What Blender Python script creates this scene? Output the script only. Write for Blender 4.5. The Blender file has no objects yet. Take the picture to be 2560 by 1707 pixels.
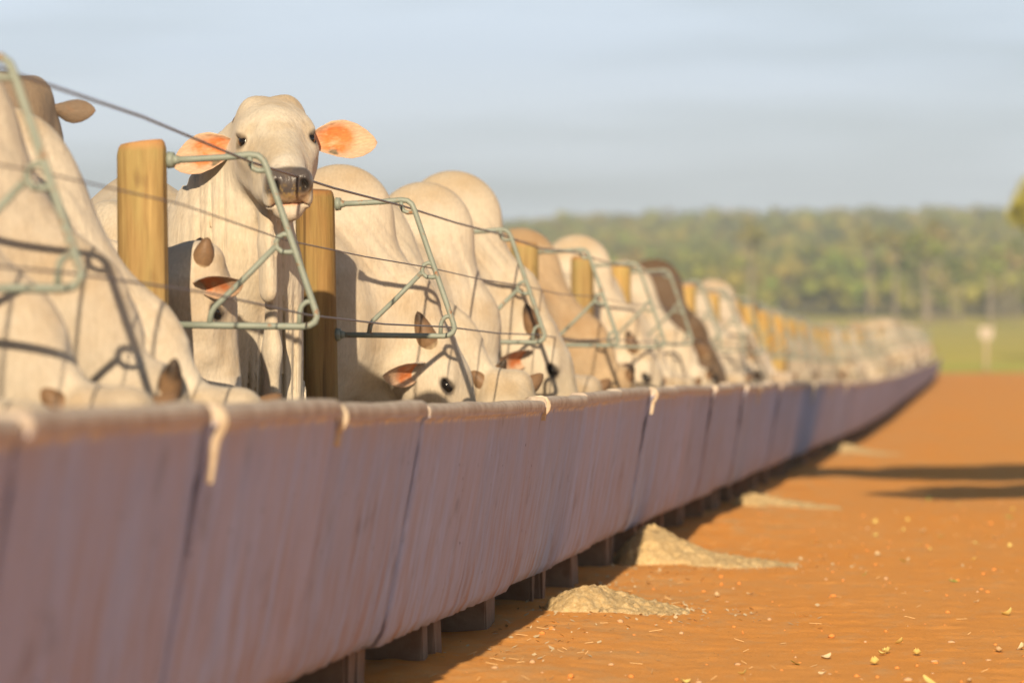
import bpy, math, random
import numpy as np
from mathutils import Vector, Matrix

R = math.radians
scene = bpy.context.scene
COL = scene.collection

# ------------------------------------------------------------------ camera
cam_d = bpy.data.cameras.new("camera")
cam = bpy.data.objects.new("camera", cam_d)
COL.objects.link(cam)
cam.location = (0, 0, 0.80)
cam.rotation_euler = (R(90.49), 0, R(7.364))
cam_d.lens = 126.8
cam_d.sensor_width = 36
cam_d.clip_start = 0.1
cam_d.clip_end = 8000
cam_d.dof.use_dof = True
cam_d.dof.focus_distance = 10.7
cam_d.dof.aperture_fstop = 3.1
scene.camera = cam

# ------------------------------------------------------------------ sky and sun
SUN_EL, SUN_AZ = 21.5, 178.0            # low sun almost straight behind the camera
w = bpy.data.worlds.new("World")
scene.world = w
w.use_nodes = True
nt = w.node_tree
bg = nt.nodes["Background"]
sky = nt.nodes.new("ShaderNodeTexSky")
sky.sky_type = 'NISHITA'
sky.sun_disc = False
sky.sun_elevation = R(SUN_EL)
sky.sun_rotation = R(SUN_AZ)
sky.air_density = 1.0
sky.dust_density = 0.7
sky.ozone_density = 1.2
tc = nt.nodes.new("ShaderNodeTexCoord")
mp = nt.nodes.new("ShaderNodeMapping")
mp.inputs['Scale'].default_value = (3.2, 3.2, 26.0)
mp.inputs['Rotation'].default_value = (R(1.5), R(2.5), 0)
mp.inputs['Location'].default_value = (0.7, 0.1, 2.05)
cn = nt.nodes.new("ShaderNodeTexNoise")
cn.inputs['Scale'].default_value = 1.6
cn.inputs['Detail'].default_value = 4.0
cn.inputs['Roughness'].default_value = 0.48
cr = nt.nodes.new("ShaderNodeMapRange")
cr.inputs['From Min'].default_value = 0.34
cr.inputs['From Max'].default_value = 0.56
cr.inputs['To Min'].default_value = 0.56
cr.inputs['To Max'].default_value = 0.95
mx = nt.nodes.new("ShaderNodeMix")
mx.data_type = 'RGBA'
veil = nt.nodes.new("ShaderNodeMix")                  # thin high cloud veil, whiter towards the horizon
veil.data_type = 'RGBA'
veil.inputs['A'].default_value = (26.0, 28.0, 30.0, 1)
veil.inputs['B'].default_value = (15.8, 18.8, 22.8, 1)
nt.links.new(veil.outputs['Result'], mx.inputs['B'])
nt.links.new(tc.outputs['Generated'], mp.inputs['Vector'])
nt.links.new(mp.outputs['Vector'], cn.inputs['Vector'])
nt.links.new(cn.outputs['Fac'], cr.inputs['Value'])
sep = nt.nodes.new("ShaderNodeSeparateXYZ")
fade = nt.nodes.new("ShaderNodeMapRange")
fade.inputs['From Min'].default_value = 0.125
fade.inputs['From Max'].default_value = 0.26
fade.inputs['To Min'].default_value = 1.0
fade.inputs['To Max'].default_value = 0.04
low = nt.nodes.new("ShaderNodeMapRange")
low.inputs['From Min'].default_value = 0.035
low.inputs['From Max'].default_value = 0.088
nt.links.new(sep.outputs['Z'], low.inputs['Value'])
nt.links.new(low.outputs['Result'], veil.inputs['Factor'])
mul = nt.nodes.new("ShaderNodeMath")
mul.operation = 'MULTIPLY'
nt.links.new(tc.outputs['Generated'], sep.inputs[0])
nt.links.new(sep.outputs['Z'], fade.inputs['Value'])
nt.links.new(cr.outputs['Result'], mul.inputs[0])
nt.links.new(fade.outputs['Result'], mul.inputs[1])
side = nt.nodes.new("ShaderNodeMapRange")          # veil ahead, added unseen at right as bluish fill on the trough; none behind
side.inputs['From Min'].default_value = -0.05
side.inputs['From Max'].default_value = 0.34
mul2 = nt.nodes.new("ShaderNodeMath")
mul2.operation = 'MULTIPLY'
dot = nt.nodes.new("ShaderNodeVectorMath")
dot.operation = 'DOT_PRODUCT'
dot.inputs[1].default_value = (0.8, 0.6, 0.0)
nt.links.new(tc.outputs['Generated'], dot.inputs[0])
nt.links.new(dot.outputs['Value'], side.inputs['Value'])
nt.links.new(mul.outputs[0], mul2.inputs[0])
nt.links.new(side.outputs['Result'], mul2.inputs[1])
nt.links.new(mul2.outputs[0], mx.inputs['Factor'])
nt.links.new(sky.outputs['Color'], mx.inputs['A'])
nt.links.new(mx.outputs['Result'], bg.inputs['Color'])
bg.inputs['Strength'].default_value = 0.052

sl = bpy.data.lights.new("sun", 'SUN')
sl.energy = 5.0
sl.angle = R(0.55)
sl.color = (1.0, 0.81, 0.57)
so = bpy.data.objects.new("sun", sl)
COL.objects.link(so)
sx = math.cos(R(SUN_EL)) * math.sin(R(SUN_AZ))
sy = math.cos(R(SUN_EL)) * math.cos(R(SUN_AZ))
so.rotation_euler = Vector((sx, sy, math.sin(R(SUN_EL)))).to_track_quat('Z', 'Y').to_euler()

scene.view_settings.view_transform = 'Standard'
scene.view_settings.look = 'None'
scene.view_settings.exposure = 0.38
scene.view_settings.gamma = 1.0
scene.cycles.use_denoising = True
scene.cycles.max_bounces = 7
scene.cycles.diffuse_bounces = 2
scene.cycles.volume_bounces = 0
scene.cycles.transparent_max_bounces = 8

# ------------------------------------------------------------------ helpers
rng = random.Random(11)
nrng = np.random.default_rng(5)
_TAB = np.random.default_rng(3).random((64, 64, 64)).astype(np.float32)


def vnoise(P, freq, seed=0):
    """smooth value noise 0..1 on an (N,3) array"""
    q = np.asarray(P, dtype=np.float64) * freq + seed * 17.31
    i = np.floor(q).astype(np.int64)
    f = q - i
    f = f * f * (3 - 2 * f)
    i0 = i & 63
    i1 = (i + 1) & 63
    x0, y0, z0 = i0.T
    x1, y1, z1 = i1.T
    fx, fy, fz = f.T
    c00 = _TAB[x0, y0, z0] * (1 - fx) + _TAB[x1, y0, z0] * fx
    c10 = _TAB[x0, y1, z0] * (1 - fx) + _TAB[x1, y1, z0] * fx
    c01 = _TAB[x0, y0, z1] * (1 - fx) + _TAB[x1, y0, z1] * fx
    c11 = _TAB[x0, y1, z1] * (1 - fx) + _TAB[x1, y1, z1] * fx
    return (c00 * (1 - fy) + c10 * fy) * (1 - fz) + (c01 * (1 - fy) + c11 * fy) * fz


def smooth(x, a, b):
    t = np.clip((x - a) / (b - a), 0, 1)
    return t * t * (3 - 2 * t)


def mesh_np(name, V, F, smooth_shade=True, col=None, mats=(), mat_idx=None):
    """V (N,3), F (M,k) arrays (or list of arrays of tris / quads) -> mesh"""
    me = bpy.data.meshes.new(name)
    Fs = F if isinstance(F, (list, tuple)) else [F]
    Fs = [np.asarray(f, dtype=np.int32) for f in Fs if len(f)]
    V = np.asarray(V, dtype=np.float32)
    me.vertices.add(len(V))
    me.vertices.foreach_set("co", V.ravel())
    loops = np.concatenate([f.ravel() for f in Fs])
    tot = np.concatenate([np.full(len(f), f.shape[1], np.int32) for f in Fs])
    start = np.concatenate([[0], np.cumsum(tot)[:-1]]).astype(np.int32)
    me.loops.add(len(loops))
    me.loops.foreach_set("vertex_index", loops)
    me.polygons.add(len(tot))
    me.polygons.foreach_set("loop_start", start)
    me.polygons.foreach_set("loop_total", tot)
    if mat_idx is not None:
        me.polygons.foreach_set("material_index", np.asarray(mat_idx, np.int32))
    me.polygons.foreach_set("use_smooth", np.full(len(tot), bool(smooth_shade)))
    me.update(calc_edges=True)
    if col is not None:
        a = me.color_attributes.new("Col", 'FLOAT_COLOR', 'POINT')
        a.data.foreach_set("color", np.asarray(col, np.float32).ravel())
    for m in mats:
        me.materials.append(m)
    me.validate()
    return me


def link(name, me, parent=None, loc=None, label=None, cat=None, group=None, kind=None):
    o = bpy.data.objects.new(name, me)
    COL.objects.link(o)
    if parent is not None:
        o.parent = parent
    if loc is not None:
        o.location = loc
    tag(o, label, cat, group, kind)
    return o


def tag(o, label=None, cat=None, group=None, kind=None):
    if label:
        o["label"] = label
    if cat:
        o["category"] = cat
    if group:
        o["group"] = group
    if kind:
        o["kind"] = kind
    return o


def copy_tree(o, parent=None):
    c = o.copy()
    COL.objects.link(c)
    if parent is not None:
        c.parent = parent
    for ch in list(o.children):
        copy_tree(ch, c)
    return c


class MB:
    """collects verts/faces of one mesh"""

    def __init__(self):
        self.v, self.f = [], []

    def box(self, c, s, rot=None):
        n = len(self.v)
        for dx in (-.5, .5):
            for dy in (-.5, .5):
                for dz in (-.5, .5):
                    p = Vector((dx * s[0], dy * s[1], dz * s[2]))
                    if rot:
                        p = rot @ p
                    self.v.append((p.x + c[0], p.y + c[1], p.z + c[2]))
        for q in ((0, 1, 3, 2), (4, 6, 7, 5), (0, 4, 5, 1), (2, 3, 7, 6), (0, 2, 6, 4), (1, 5, 7, 3)):
            self.f.append([n + i for i in q])

    def tube(self, pts, rad, seg=10, caps=True):
        pts = [Vector(p) for p in pts]
        rr = rad if hasattr(rad, '__len__') else [rad] * len(pts)
        n0 = len(self.v)
        t = (pts[1] - pts[0]).normalized()
        ref = Vector((0, 0, 1)) if abs(t.z) < .9 else Vector((1, 0, 0))
        a = t.cross(ref).normalized()
        for i, p in enumerate(pts):
            if i == 0:
                tt = pts[1] - pts[0]
            elif i == len(pts) - 1:
                tt = pts[-1] - pts[-2]
            else:
                tt = (pts[i + 1] - pts[i]).normalized() + (pts[i] - pts[i - 1]).normalized()
            tt.normalize()
            a = (a - tt * a.dot(tt)).normalized()
            b = tt.cross(a)
            for k in range(seg):
                an = 2 * math.pi * k / seg
                q = p + (a * math.cos(an) + b * math.sin(an)) * rr[i]
                self.v.append(tuple(q))
        for i in range(len(pts) - 1):
            for k in range(seg):
                k2 = (k + 1) % seg
                self.f.append([n0 + i * seg + k, n0 + i * seg + k2, n0 + (i + 1) * seg + k2, n0 + (i + 1) * seg + k])
        if caps:
            self.f.append([n0 + k for k in range(seg)][::-1])
            self.f.append([n0 + (len(pts) - 1) * seg + k for k in range(seg)])

    def mesh(self, name, mats=(), smooth_shade=True, bevel=0):
        me = bpy.data.meshes.new(name)
        me.from_pydata(self.v, [], self.f)
        me.polygons.foreach_set("use_smooth", [smooth_shade] * len(self.f))
        for m in mats:
            me.materials.append(m)
        if bevel:
            import bmesh
            bm = bmesh.new()
            bm.from_mesh(me)
            bmesh.ops.bevel(bm, geom=bm.edges[:], offset=bevel, segments=2, affect='EDGES')
            bm.to_mesh(me)
            bm.free()
        me.update()
        return me


# ------------------------------------------------------------------ materials
class NM:
    def __init__(self, name, rough=.8):
        self.m = bpy.data.materials.new(name)
        self.m.use_nodes = True
        self.t = self.m.node_tree
        self.b = self.t.nodes["Principled BSDF"]
        self.b.inputs['Roughness'].default_value = rough
        self.b.inputs['Specular IOR Level'].default_value = .25

    def n(self, typ, **kw):
        nd = self.t.nodes.new(typ)
        for k, v in kw.items():
            setattr(nd, k, v)
        return nd

    def l(self, a, b):
        self.t.links.new(a, b)

    def pos(self, scale=(1, 1, 1), rot=(0, 0, 0), obj=False):
        mp_ = self.n("ShaderNodeMapping")
        mp_.inputs['Scale'].default_value = scale
        mp_.inputs['Rotation'].default_value = rot
        if obj:
            self.l(self.n("ShaderNodeTexCoord").outputs['Object'], mp_.inputs['Vector'])
        else:
            self.l(self.n("ShaderNodeNewGeometry").outputs['Position'], mp_.inputs['Vector'])
        return mp_.outputs['Vector']

    def noise(self, vec, scale, detail=4, rough=.55, lo=0., hi=1., a=0., b=1.):
        nd = self.n("ShaderNodeTexNoise")
        nd.inputs['Scale'].default_value = scale
        nd.inputs['Detail'].default_value = detail
        nd.inputs['Roughness'].default_value = rough
        self.l(vec, nd.inputs['Vector'])
        return self.rng(nd.outputs['Fac'], lo, hi, a, b)

    def rng(self, val, lo, hi, a=0., b=1.):
        mr = self.n("ShaderNodeMapRange")
        for k, v_ in (('From Min', lo), ('From Max', hi), ('To Min', a), ('To Max', b)):
            mr.inputs[k].default_value = v_
        self.l(val, mr.inputs['Value'])
        return mr.outputs['Result']

    def mix(self, fac, a, b, blend='MIX'):
        nd = self.n("ShaderNodeMix", data_type='RGBA', blend_type=blend)
        for s, v_ in (('Factor', fac), ('A', a), ('B', b)):
            if isinstance(v_, bpy.types.NodeSocket):
                self.l(v_, nd.inputs[s])
            elif isinstance(v_, (int, float)):
                nd.inputs[s].default_value = v_
            else:
                nd.inputs[s].default_value = (*v_[:3], 1)
        return nd.outputs['Result']

    def math(self, op, a, b=0.):
        nd = self.n("ShaderNodeMath", operation=op)
        for i, v_ in enumerate((a, b)):
            if isinstance(v_, bpy.types.NodeSocket):
                self.l(v_, nd.inputs[i])
            else:
                nd.inputs[i].default_value = v_
        return nd.outputs[0]

    def sep(self, vec):
        s = self.n("ShaderNodeSeparateXYZ")
        self.l(vec, s.inputs[0])
        return s.outputs

    def color(self, c):
        if isinstance(c, bpy.types.NodeSocket):
            self.l(c, self.b.inputs['Base Color'])
        else:
            self.b.inputs['Base Color'].default_value = (*c[:3], 1)
        return self

    def bump(self, h, strength=.4, dist=.01):
        bp = self.n("ShaderNodeBump")
        bp.inputs['Strength'].default_value = strength
        bp.inputs['Distance'].default_value = dist
        self.l(h, bp.inputs['Height'])
        if self.b.inputs['Normal'].is_linked:
            self.l(self.b.inputs['Normal'].links[0].from_socket, bp.inputs['Normal'])
        self.l(bp.outputs['Normal'], self.b.inputs['Normal'])
        return self


def mat_coat():
    k = NM("cattle_coat", .8)
    at = k.n("ShaderNodeAttribute", attribute_name="Col")
    oi = k.n("ShaderNodeObjectInfo")
    p = k.pos(obj=True)
    stain = k.noise(p, 5.5, 5, .6, .46, .72, 0, .55)
    c = k.mix(stain, at.outputs['Color'], (.38, .27, .15))
    c2 = k.mix(1.0, c, k.mix(k.noise(p, 2.2, 3, .5, .3, .7), (.86, .86, .86), (1.06, 1.05, 1.04)), 'MULTIPLY')
    hair = k.noise(k.pos((90, 90, 22), obj=True), 1.8, 4, .65, .3, .7, .86, 1.07)
    c3 = k.mix(1.0, c2, hair, 'MULTIPLY')
    c4 = k.mix(1.0, c3, oi.outputs['Color'], 'MULTIPLY')
    k.color(c4)
    k.l(k.rng(at.outputs['Alpha'], 0, 1, .82, .28), k.b.inputs['Roughness'])
    k.b.inputs['Sheen Weight'].default_value = .12
    k.b.inputs['Sheen Roughness'].default_value = .5
    # loose skin: fine folds running down the neck
    k.bump(k.noise(k.pos((9, 9, 1.1), obj=True), 4.2, 3, .5), .28, .012)
    k.bump(k.noise(k.pos((16, 16, 2.6), obj=True), 3.0, 4, .62, .38, .62), .20, .006)
    k.bump(k.noise(k.pos((1, 1, 1), obj=True), 14, 4, .6), .25, .010)
    k.bump(k.noise(k.pos(obj=True), 260, 2, .6), .22, .002)
    return k.m


def mat_ear():
    k = NM("ear_skin", .75)
    at = k.n("ShaderNodeAttribute", attribute_name="Col")
    hair = k.noise(k.pos((60, 220, 60), obj=True), 1.0, 3, .6, .3, .7, .8, 1.12)
    oi = k.n("ShaderNodeObjectInfo")
    vein = k.noise(k.pos((14, 30, 14), obj=True), 1.3, 4, .65, .52, .70, 0, .55)
    c = k.mix(1.0, k.mix(vein, at.outputs['Color'], (.62, .40, .25)), hair, 'MULTIPLY')
    k.color(k.mix(1.0, c, oi.outputs['Color'], 'MULTIPLY'))
    k.bump(k.noise(k.pos((50, 160, 50), obj=True), 1.0, 3), .5, .004)
    k.b.inputs['Sheen Weight'].default_value = .1
    return k.m


def mat_horn():
    k = NM("horn_keratin", .5)
    at = k.n("ShaderNodeAttribute", attribute_name="Col")
    p = k.pos((1, 1, 3), obj=True)
    k.color(k.mix(k.noise(p, 40, 4, .6, .35, .7, 0, .6), at.outputs['Color'], (.12, .075, .045)))
    k.bump(k.noise(k.pos((1, 1, 6), obj=True), 60, 3), .35, .003)
    return k.m


def mat_plain(name, c, rough, spec=.25, metal=0.):
    k = NM(name, rough).color(c)
    k.b.inputs['Specular IOR Level'].default_value = spec
    k.b.inputs['Metallic'].default_value = metal
    return k.m


def mat_concrete():
    k = NM("trough_concrete", .85)
    p = k.pos()
    s = k.sep(p)
    streak = k.noise(k.pos((1, 5.5, 1.7)), 5.0, 6, .66, .36, .66)
    fine = k.noise(k.pos((1, 30, 2.5)), 5.0, 5, .65, .3, .7, .95, 1.04)
    oi = k.n("ShaderNodeObjectInfo")
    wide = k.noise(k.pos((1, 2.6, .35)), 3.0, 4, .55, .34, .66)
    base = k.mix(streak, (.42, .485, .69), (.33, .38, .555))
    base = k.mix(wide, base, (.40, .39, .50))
    base = k.mix(1.0, base, k.mix(oi.outputs['Random'], (.90, .89, .90), (1.08, 1.06, 1.07)), 'MULTIPLY')
    dirt = k.noise(k.pos((1, 5, 1.2)), 3.0, 5, .62, .45, .72)
    so_ = k.sep(k.pos(obj=True))
    low = k.rng(so_['Z'], .58, .18, .15, 1.0)
    base = k.mix(k.math('MULTIPLY', dirt, low), base, (.36, .215, .15))
    blotch = k.noise(p, 7, 3, .5, .62, .74, 0, .4)
    base = k.mix(blotch, base, (.165, .155, .18))
    # dusty rim
    top = k.rng(so_['Z'], .700, .710)
    base = k.mix(k.math('MULTIPLY', top, .95), base, k.mix(k.noise(p, 18, 4, .6, .4, .62), (.62, .53, .42), (.46, .36, .27)))
    lit_crust = k.math('MULTIPLY', k.rng(so_['Z'], .684, .692), k.rng(so_['Z'], .706, .700))  # pale crust below the rim, its sunlit ledge painted into the colour
    lit_crust = k.math('MULTIPLY', lit_crust, k.noise(k.pos((1, 6, 3)), 6, 4, .7, .46, .56))
    base = k.mix(lit_crust, base, (.66, .57, .46))
    speck = k.noise(p, 42, 2, .5, .735, .76)
    base = k.mix(speck, base, (.06, .05, .05))
    base = k.mix(1.0, base, fine, 'MULTIPLY')
    k.color(base)
    k.bump(k.noise(k.pos((1, 12, 1.2)), 9, 5, .6), .06, .006)
    k.bump(k.noise(p, 120, 5, .7), .45, .004)
    k.bump(k.noise(p, 26, 4, .6), .25, .006)
    return k.m


def mat_leg():
    k = NM("leg_concrete", .9)
    p = k.pos()
    k.color(k.mix(k.noise(p, 9, 5, .6, .35, .7), (.25, .175, .13), (.17, .095, .055)))
    k.bump(k.noise(p, 60, 4), .4, .004)
    return k.m


def mat_mortar():
    k = NM("mortar", .9)
    p = k.pos()
    k.color(k.mix(k.noise(p, 25, 4, .6, .35, .7), (.62, .52, .38), (.48, .37, .25)))
    k.bump(k.noise(p, 80, 4), .5, .004)
    return k.m


def mat_post():
    k = NM("treated_wood", .75)
    oi = k.n("ShaderNodeObjectInfo")
    p = k.pos((14, 14, 1.2), obj=True)
    grain = k.noise(p, 2.2, 6, .62, .33, .68)
    c = k.mix(grain, (.47, .325, .13), (.27, .165, .06))
    c = k.mix(k.noise(k.pos((40, 40, 1.5), obj=True), 1.6, 4, .6, .55, .75, 0, .55), c, (.19, .115, .04))
    c = k.mix(k.noise(k.pos((5, 5, 1.2), obj=True), 2.0, 3, .5, .42, .66, 0, .75), c, (.36, .31, .115))
    c = k.mix(k.noise(k.pos((55, 55, .9), obj=True), 1.0, 3, .5, .60, .66, 0, .7), c, (.10, .06, .025))
    c = k.mix(k.noise(k.pos((9, 9, 3.5), obj=True), 1.3, 2, .5, .66, .74, 0, .8), c, (.17, .10, .045))
    s = k.sep(k.pos(obj=True))
    c = k.mix(k.rng(s['Z'], 1.36, 1.385), c, (.47, .25, .10))
    c = k.mix(k.rng(s['Z'], .85, .55, 0, .6), c, (.22, .16, .06))
    c = k.mix(1.0, c, k.mix(oi.outputs['Random'], (.85, .85, .85), (1.08, 1.04, 1.0)), 'MULTIPLY')
    c = k.mix(1.0, c, oi.outputs['Color'], 'MULTIPLY')
    k.color(c)
    k.bump(grain, .4, .006)
    k.bump(k.noise(k.pos((60, 60, 1.5), obj=True), 2, 3), .35, .003)
    return k.m


def mat_steel():
    k = NM("green_painted_steel", .5)
    p = k.pos()
    c = k.mix(k.noise(p, 14, 4, .6, .3, .7), (.255, .285, .235), (.205, .235, .195))
    c = k.mix(k.noise(p, 38, 5, .65, .57, .68), c, (.26, .13, .06))
    k.color(c)
    k.b.inputs['Specular IOR Level'].default_value = .4
    k.bump(k.noise(p, 140, 3), .25, .002)
    return k.m


def mat_dirt():
    k = NM("red_dirt", .95)
    k.b.inputs['Specular IOR Level'].default_value = .08
    p = k.pos()
    big = k.noise(k.pos((1, .22, 1)), 1.3, 5, .55, .35, .68)
    c = k.mix(big, (.84, .355, .075), (.78, .37, .105))
    c = k.mix(k.noise(k.pos((1, .35, 1)), 9, 6, .65, .52, .72, 0, .5), c, (.66, .42, .20))
    c = k.mix(k.noise(p, 34, 5, .65, .60, .75, 0, .5), c, (.50, .18, .05))
    # strewn feed dust along the foot of the trough
    s = k.sep(p)
    band = k.rng(s['X'], -.55, -1.25)
    fd = k.math('MULTIPLY', band, k.noise(k.pos((1, .5, 1)), 4.5, 6, .7, .47, .66))
    c = k.mix(k.math('MULTIPLY', fd, .65), c, (.62, .43, .21))
    c = k.mix(k.noise(p, 160, 3, .6, .3, .7, .22, 0.), c, (.56, .22, .06))
    c = k.mix(k.noise(p, 75, 3, .6, .66, .72, 0, .6), c, (.34, .13, .04))
    c = k.mix(k.noise(k.pos((1, .6, 1)), 120, 2, .6, .68, .74, 0, .55), c, (.86, .58, .28))
    k.color(c)
    k.bump(k.noise(k.pos((1, .8, 1)), 10, 6, .65), .35, .015)
    k.bump(k.noise(p, 90, 5, .7), .5, .006)
    return k.m


def mat_feed():
    k = NM("silage_feed", .95)
    p = k.pos()
    c = k.mix(k.noise(p, 60, 4, .7, .35, .65), (.66, .49, .25), (.48, .32, .14))
    c = k.mix(k.noise(p, 150, 3, .6, .55, .7, 0, .7), c, (.78, .66, .42))
    k.color(c)
    k.bump(k.noise(p, 90, 5, .75), .7, .012)
    return k.m


def mat_field():
    k = NM("pasture_grass", .95)
    k.b.inputs['Specular IOR Level'].default_value = .05
    s = k.sep(k.pos())
    c = k.mix(k.noise(k.pos((.05, .012, 0)), 1.2, 5, .6, .35, .65), (.68, .56, .12), (.52, .47, .095))
    c = k.mix(k.noise(k.pos((.3, .05, 0)), 1.0, 5, .65, .45, .7, 0, .7), c, (.70, .57, .17))
    c = k.mix(k.rng(s['Y'], 200, 150, 0, .6), c, (.42, .50, .085))
    k.color(c)
    return k.m


def mat_hill():
    k = NM("scrub_ground", .95)
    k.b.inputs['Specular IOR Level'].default_value = .05
    c = k.mix(k.noise(k.pos((.02, .01, 0)), 1.0, 5, .6, .35, .65), (.20, .21, .055), (.32, .25, .10))
    k.color(c)
    return k.m


def mat_foliage(name="tree_foliage"):
    k = NM(name, .85)
    k.b.inputs['Specular IOR Level'].default_value = .1
    at = k.n("ShaderNodeAttribute", attribute_name="Col")
    oi = k.n("ShaderNodeObjectInfo")
    c = k.mix(1.0, at.outputs['Color'], oi.outputs['Color'], 'MULTIPLY')
    c = k.mix(1.0, c, k.noise(k.pos(), 1.1, 4, .65, .3, .7, .6, 1.3), 'MULTIPLY')
    k.color(c)
    k.bump(k.noise(k.pos(), 1.6, 4, .7), .8, .5)
    return k.m


def mat_bark(name, a, b):
    k = NM(name, .9)
    k.color(k.mix(k.noise(k.pos((2, 2, .5), obj=True), 2, 4, .6, .3, .7), a, b))
    return k.m


M = dict(coat=mat_coat(), ear=mat_ear(), horn=mat_horn(),
         eye=mat_plain("eye_wet", (.010, .008, .007), .12, .35),
         concrete=mat_concrete(), leg=mat_leg(), mortar=mat_mortar(), post=mat_post(), steel=mat_steel(),
         wire=mat_plain("galvanised_wire", (.20, .165, .16), .45, .5, .35),
         dirt=mat_dirt(), feed=mat_feed(), field=mat_field(), hill=mat_hill(), foliage=mat_foliage(),
         pale_bark=mat_bark("pale_bark", (.42, .35, .27), (.25, .20, .15)),
         dark_bark=mat_bark("brown_bark", (.16, .11, .07), (.10, .07, .045)),
         white=mat_plain("white_paint", (.46, .40, .33), .6),
         leaf_y=mat_plain("dry_leaf", (.62, .50, .17), .7), leaf_g=mat_plain("green_leaf", (.36, .40, .08), .6),
         leaf_p=mat_plain("bleached_leaf", (.60, .47, .28), .8),
         straw=mat_plain("straw", (.62, .40, .18), .8),
         stone=mat_plain("pebble", (.52, .33, .18), .9), clod=mat_plain("dirt_clod", (.62, .25, .065), .95))

# ------------------------------------------------------------------ ground heights
_gy = np.array([-60, 20, 33, 45, 60, 75, 106, 132, 150, 220, 300, 450, 560, 800, 1100, 1500, 1850, 2300, 3200.])
_gz = np.array([0, 0, -.02, -.045, .02, .13, .345, .63, .80, 1.8, 3.15, 5.8, 8.2, 20, 38, 58, 70, 62, 40.])


def gz(y):
    return np.interp(y, _gy, _gz)


def pen(y):
    return gz(y) + .36 * smooth(y, 38, 105)


def grid_mesh(name, xs, ys, zfun, mats):
    X, Y = np.meshgrid(xs, ys, indexing='ij')
    V = np.stack([X.ravel(), Y.ravel(), zfun(X.ravel(), Y.ravel())], 1)
    nx, ny = len(xs), len(ys)
    i = (np.arange(nx - 1)[:, None] * ny + np.arange(ny - 1)[None, :]).ravel()
    F = np.stack([i, i + ny, i + ny + 1, i + 1], 1)
    return mesh_np(name, V, F, True, None, mats)


def near_relief(x, y):
    P = np.stack([x, y, np.zeros_like(x)], 1)
    h = (vnoise(P, .9, 1) - .5) * .022 + (vnoise(P, 4.3, 2) - .5) * .008 + (vnoise(P, 13, 3) - .5) * .005
    h += np.clip(vnoise(P, 30, 4) - .62, 0, 1) * .022
    h += smooth(-x, .75, 1.25) * (vnoise(P * [1, .5, 1], 3.0, 6) * .035)         # trampled spill near the feet
    return h * smooth(-np.abs(x + .6), -3.5, -2.2)


xs = np.concatenate([np.linspace(-120, -6, 12), np.linspace(-5, -1.9, 10), np.arange(-1.85, 1.2, .025), np.linspace(1.3, 6, 12), np.linspace(8, 120, 12)])
ys = np.concatenate([np.linspace(-60, 6, 12), np.arange(6.2, 8.2, .1), np.arange(8.2, 20, .03), np.arange(20, 40, .12), np.arange(40, 150.1, 1.0)])
link("ground", grid_mesh("ground", xs, ys, lambda x, y: gz(y) + near_relief(x, y) * smooth(-y, -60, -40) + (pen(y) - gz(y)) * smooth(-x, 1.98, 2.08) * smooth(y, -60, 38), [M['dirt']]), kind="structure")


def far_z(x, y):
    P = np.stack([x, y, np.zeros_like(x)], 1)
    h = gz(y)
    a = smooth(y, 560, 900)
    ridge = 1 + .10 * np.sin(x * .008 + 1.0) + .16 * (vnoise(P, .0035, 5) - .5)
    tilt = 1 - np.clip((x + 130) * .00035, -.12, .25)
    return h * (1 + a * (ridge * tilt - 1)) + (vnoise(P, .02, 7) - .5) * 2.5 * smooth(y, 300, 700)


xf = np.concatenate([np.linspace(-900, -420, 13), np.linspace(-400, 300, 71), np.linspace(320, 900, 13)])
link("field", grid_mesh("field", xf, np.arange(150, 601, 15), lambda x, y: far_z(x, y) + .004, [M['field']]), kind="structure")
link("hills", grid_mesh("hills", xf, np.concatenate([np.arange(600, 2400, 30), [2600, 3200]]), far_z, [M['hill']]), kind="structure")

# ------------------------------------------------------------------ feed trough sections
PITCH, RIMX = 1.21, -1.32


def trough_profile():
    out = [(-.150, .148), (-.118, .152), (-.098, .185), (-.078, .26), (-.057, .38), (-.036, .50), (-.016, .62), (-.005, .694)]
    bead = [(-.002, .698), (.005, .701), (.0085, .706), (.0095, .722), (.006, .731), (-.004, .7365), (-.036, .7375), (-.047, .731)]
    inn = [(-.055, .70), (-.075, .56), (-.11, .42), (-.19, .31), (-.32, .25), (-.47, .26), (-.58, .32), (-.635, .42), (-.65, .49)]
    back = [(-.662, .50), (-.69, .50), (-.70, .485), (-.69, .38), (-.63, .25), (-.52, .165), (-.40, .146), (-.28, .144)]
    return out + bead + inn + back


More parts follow.
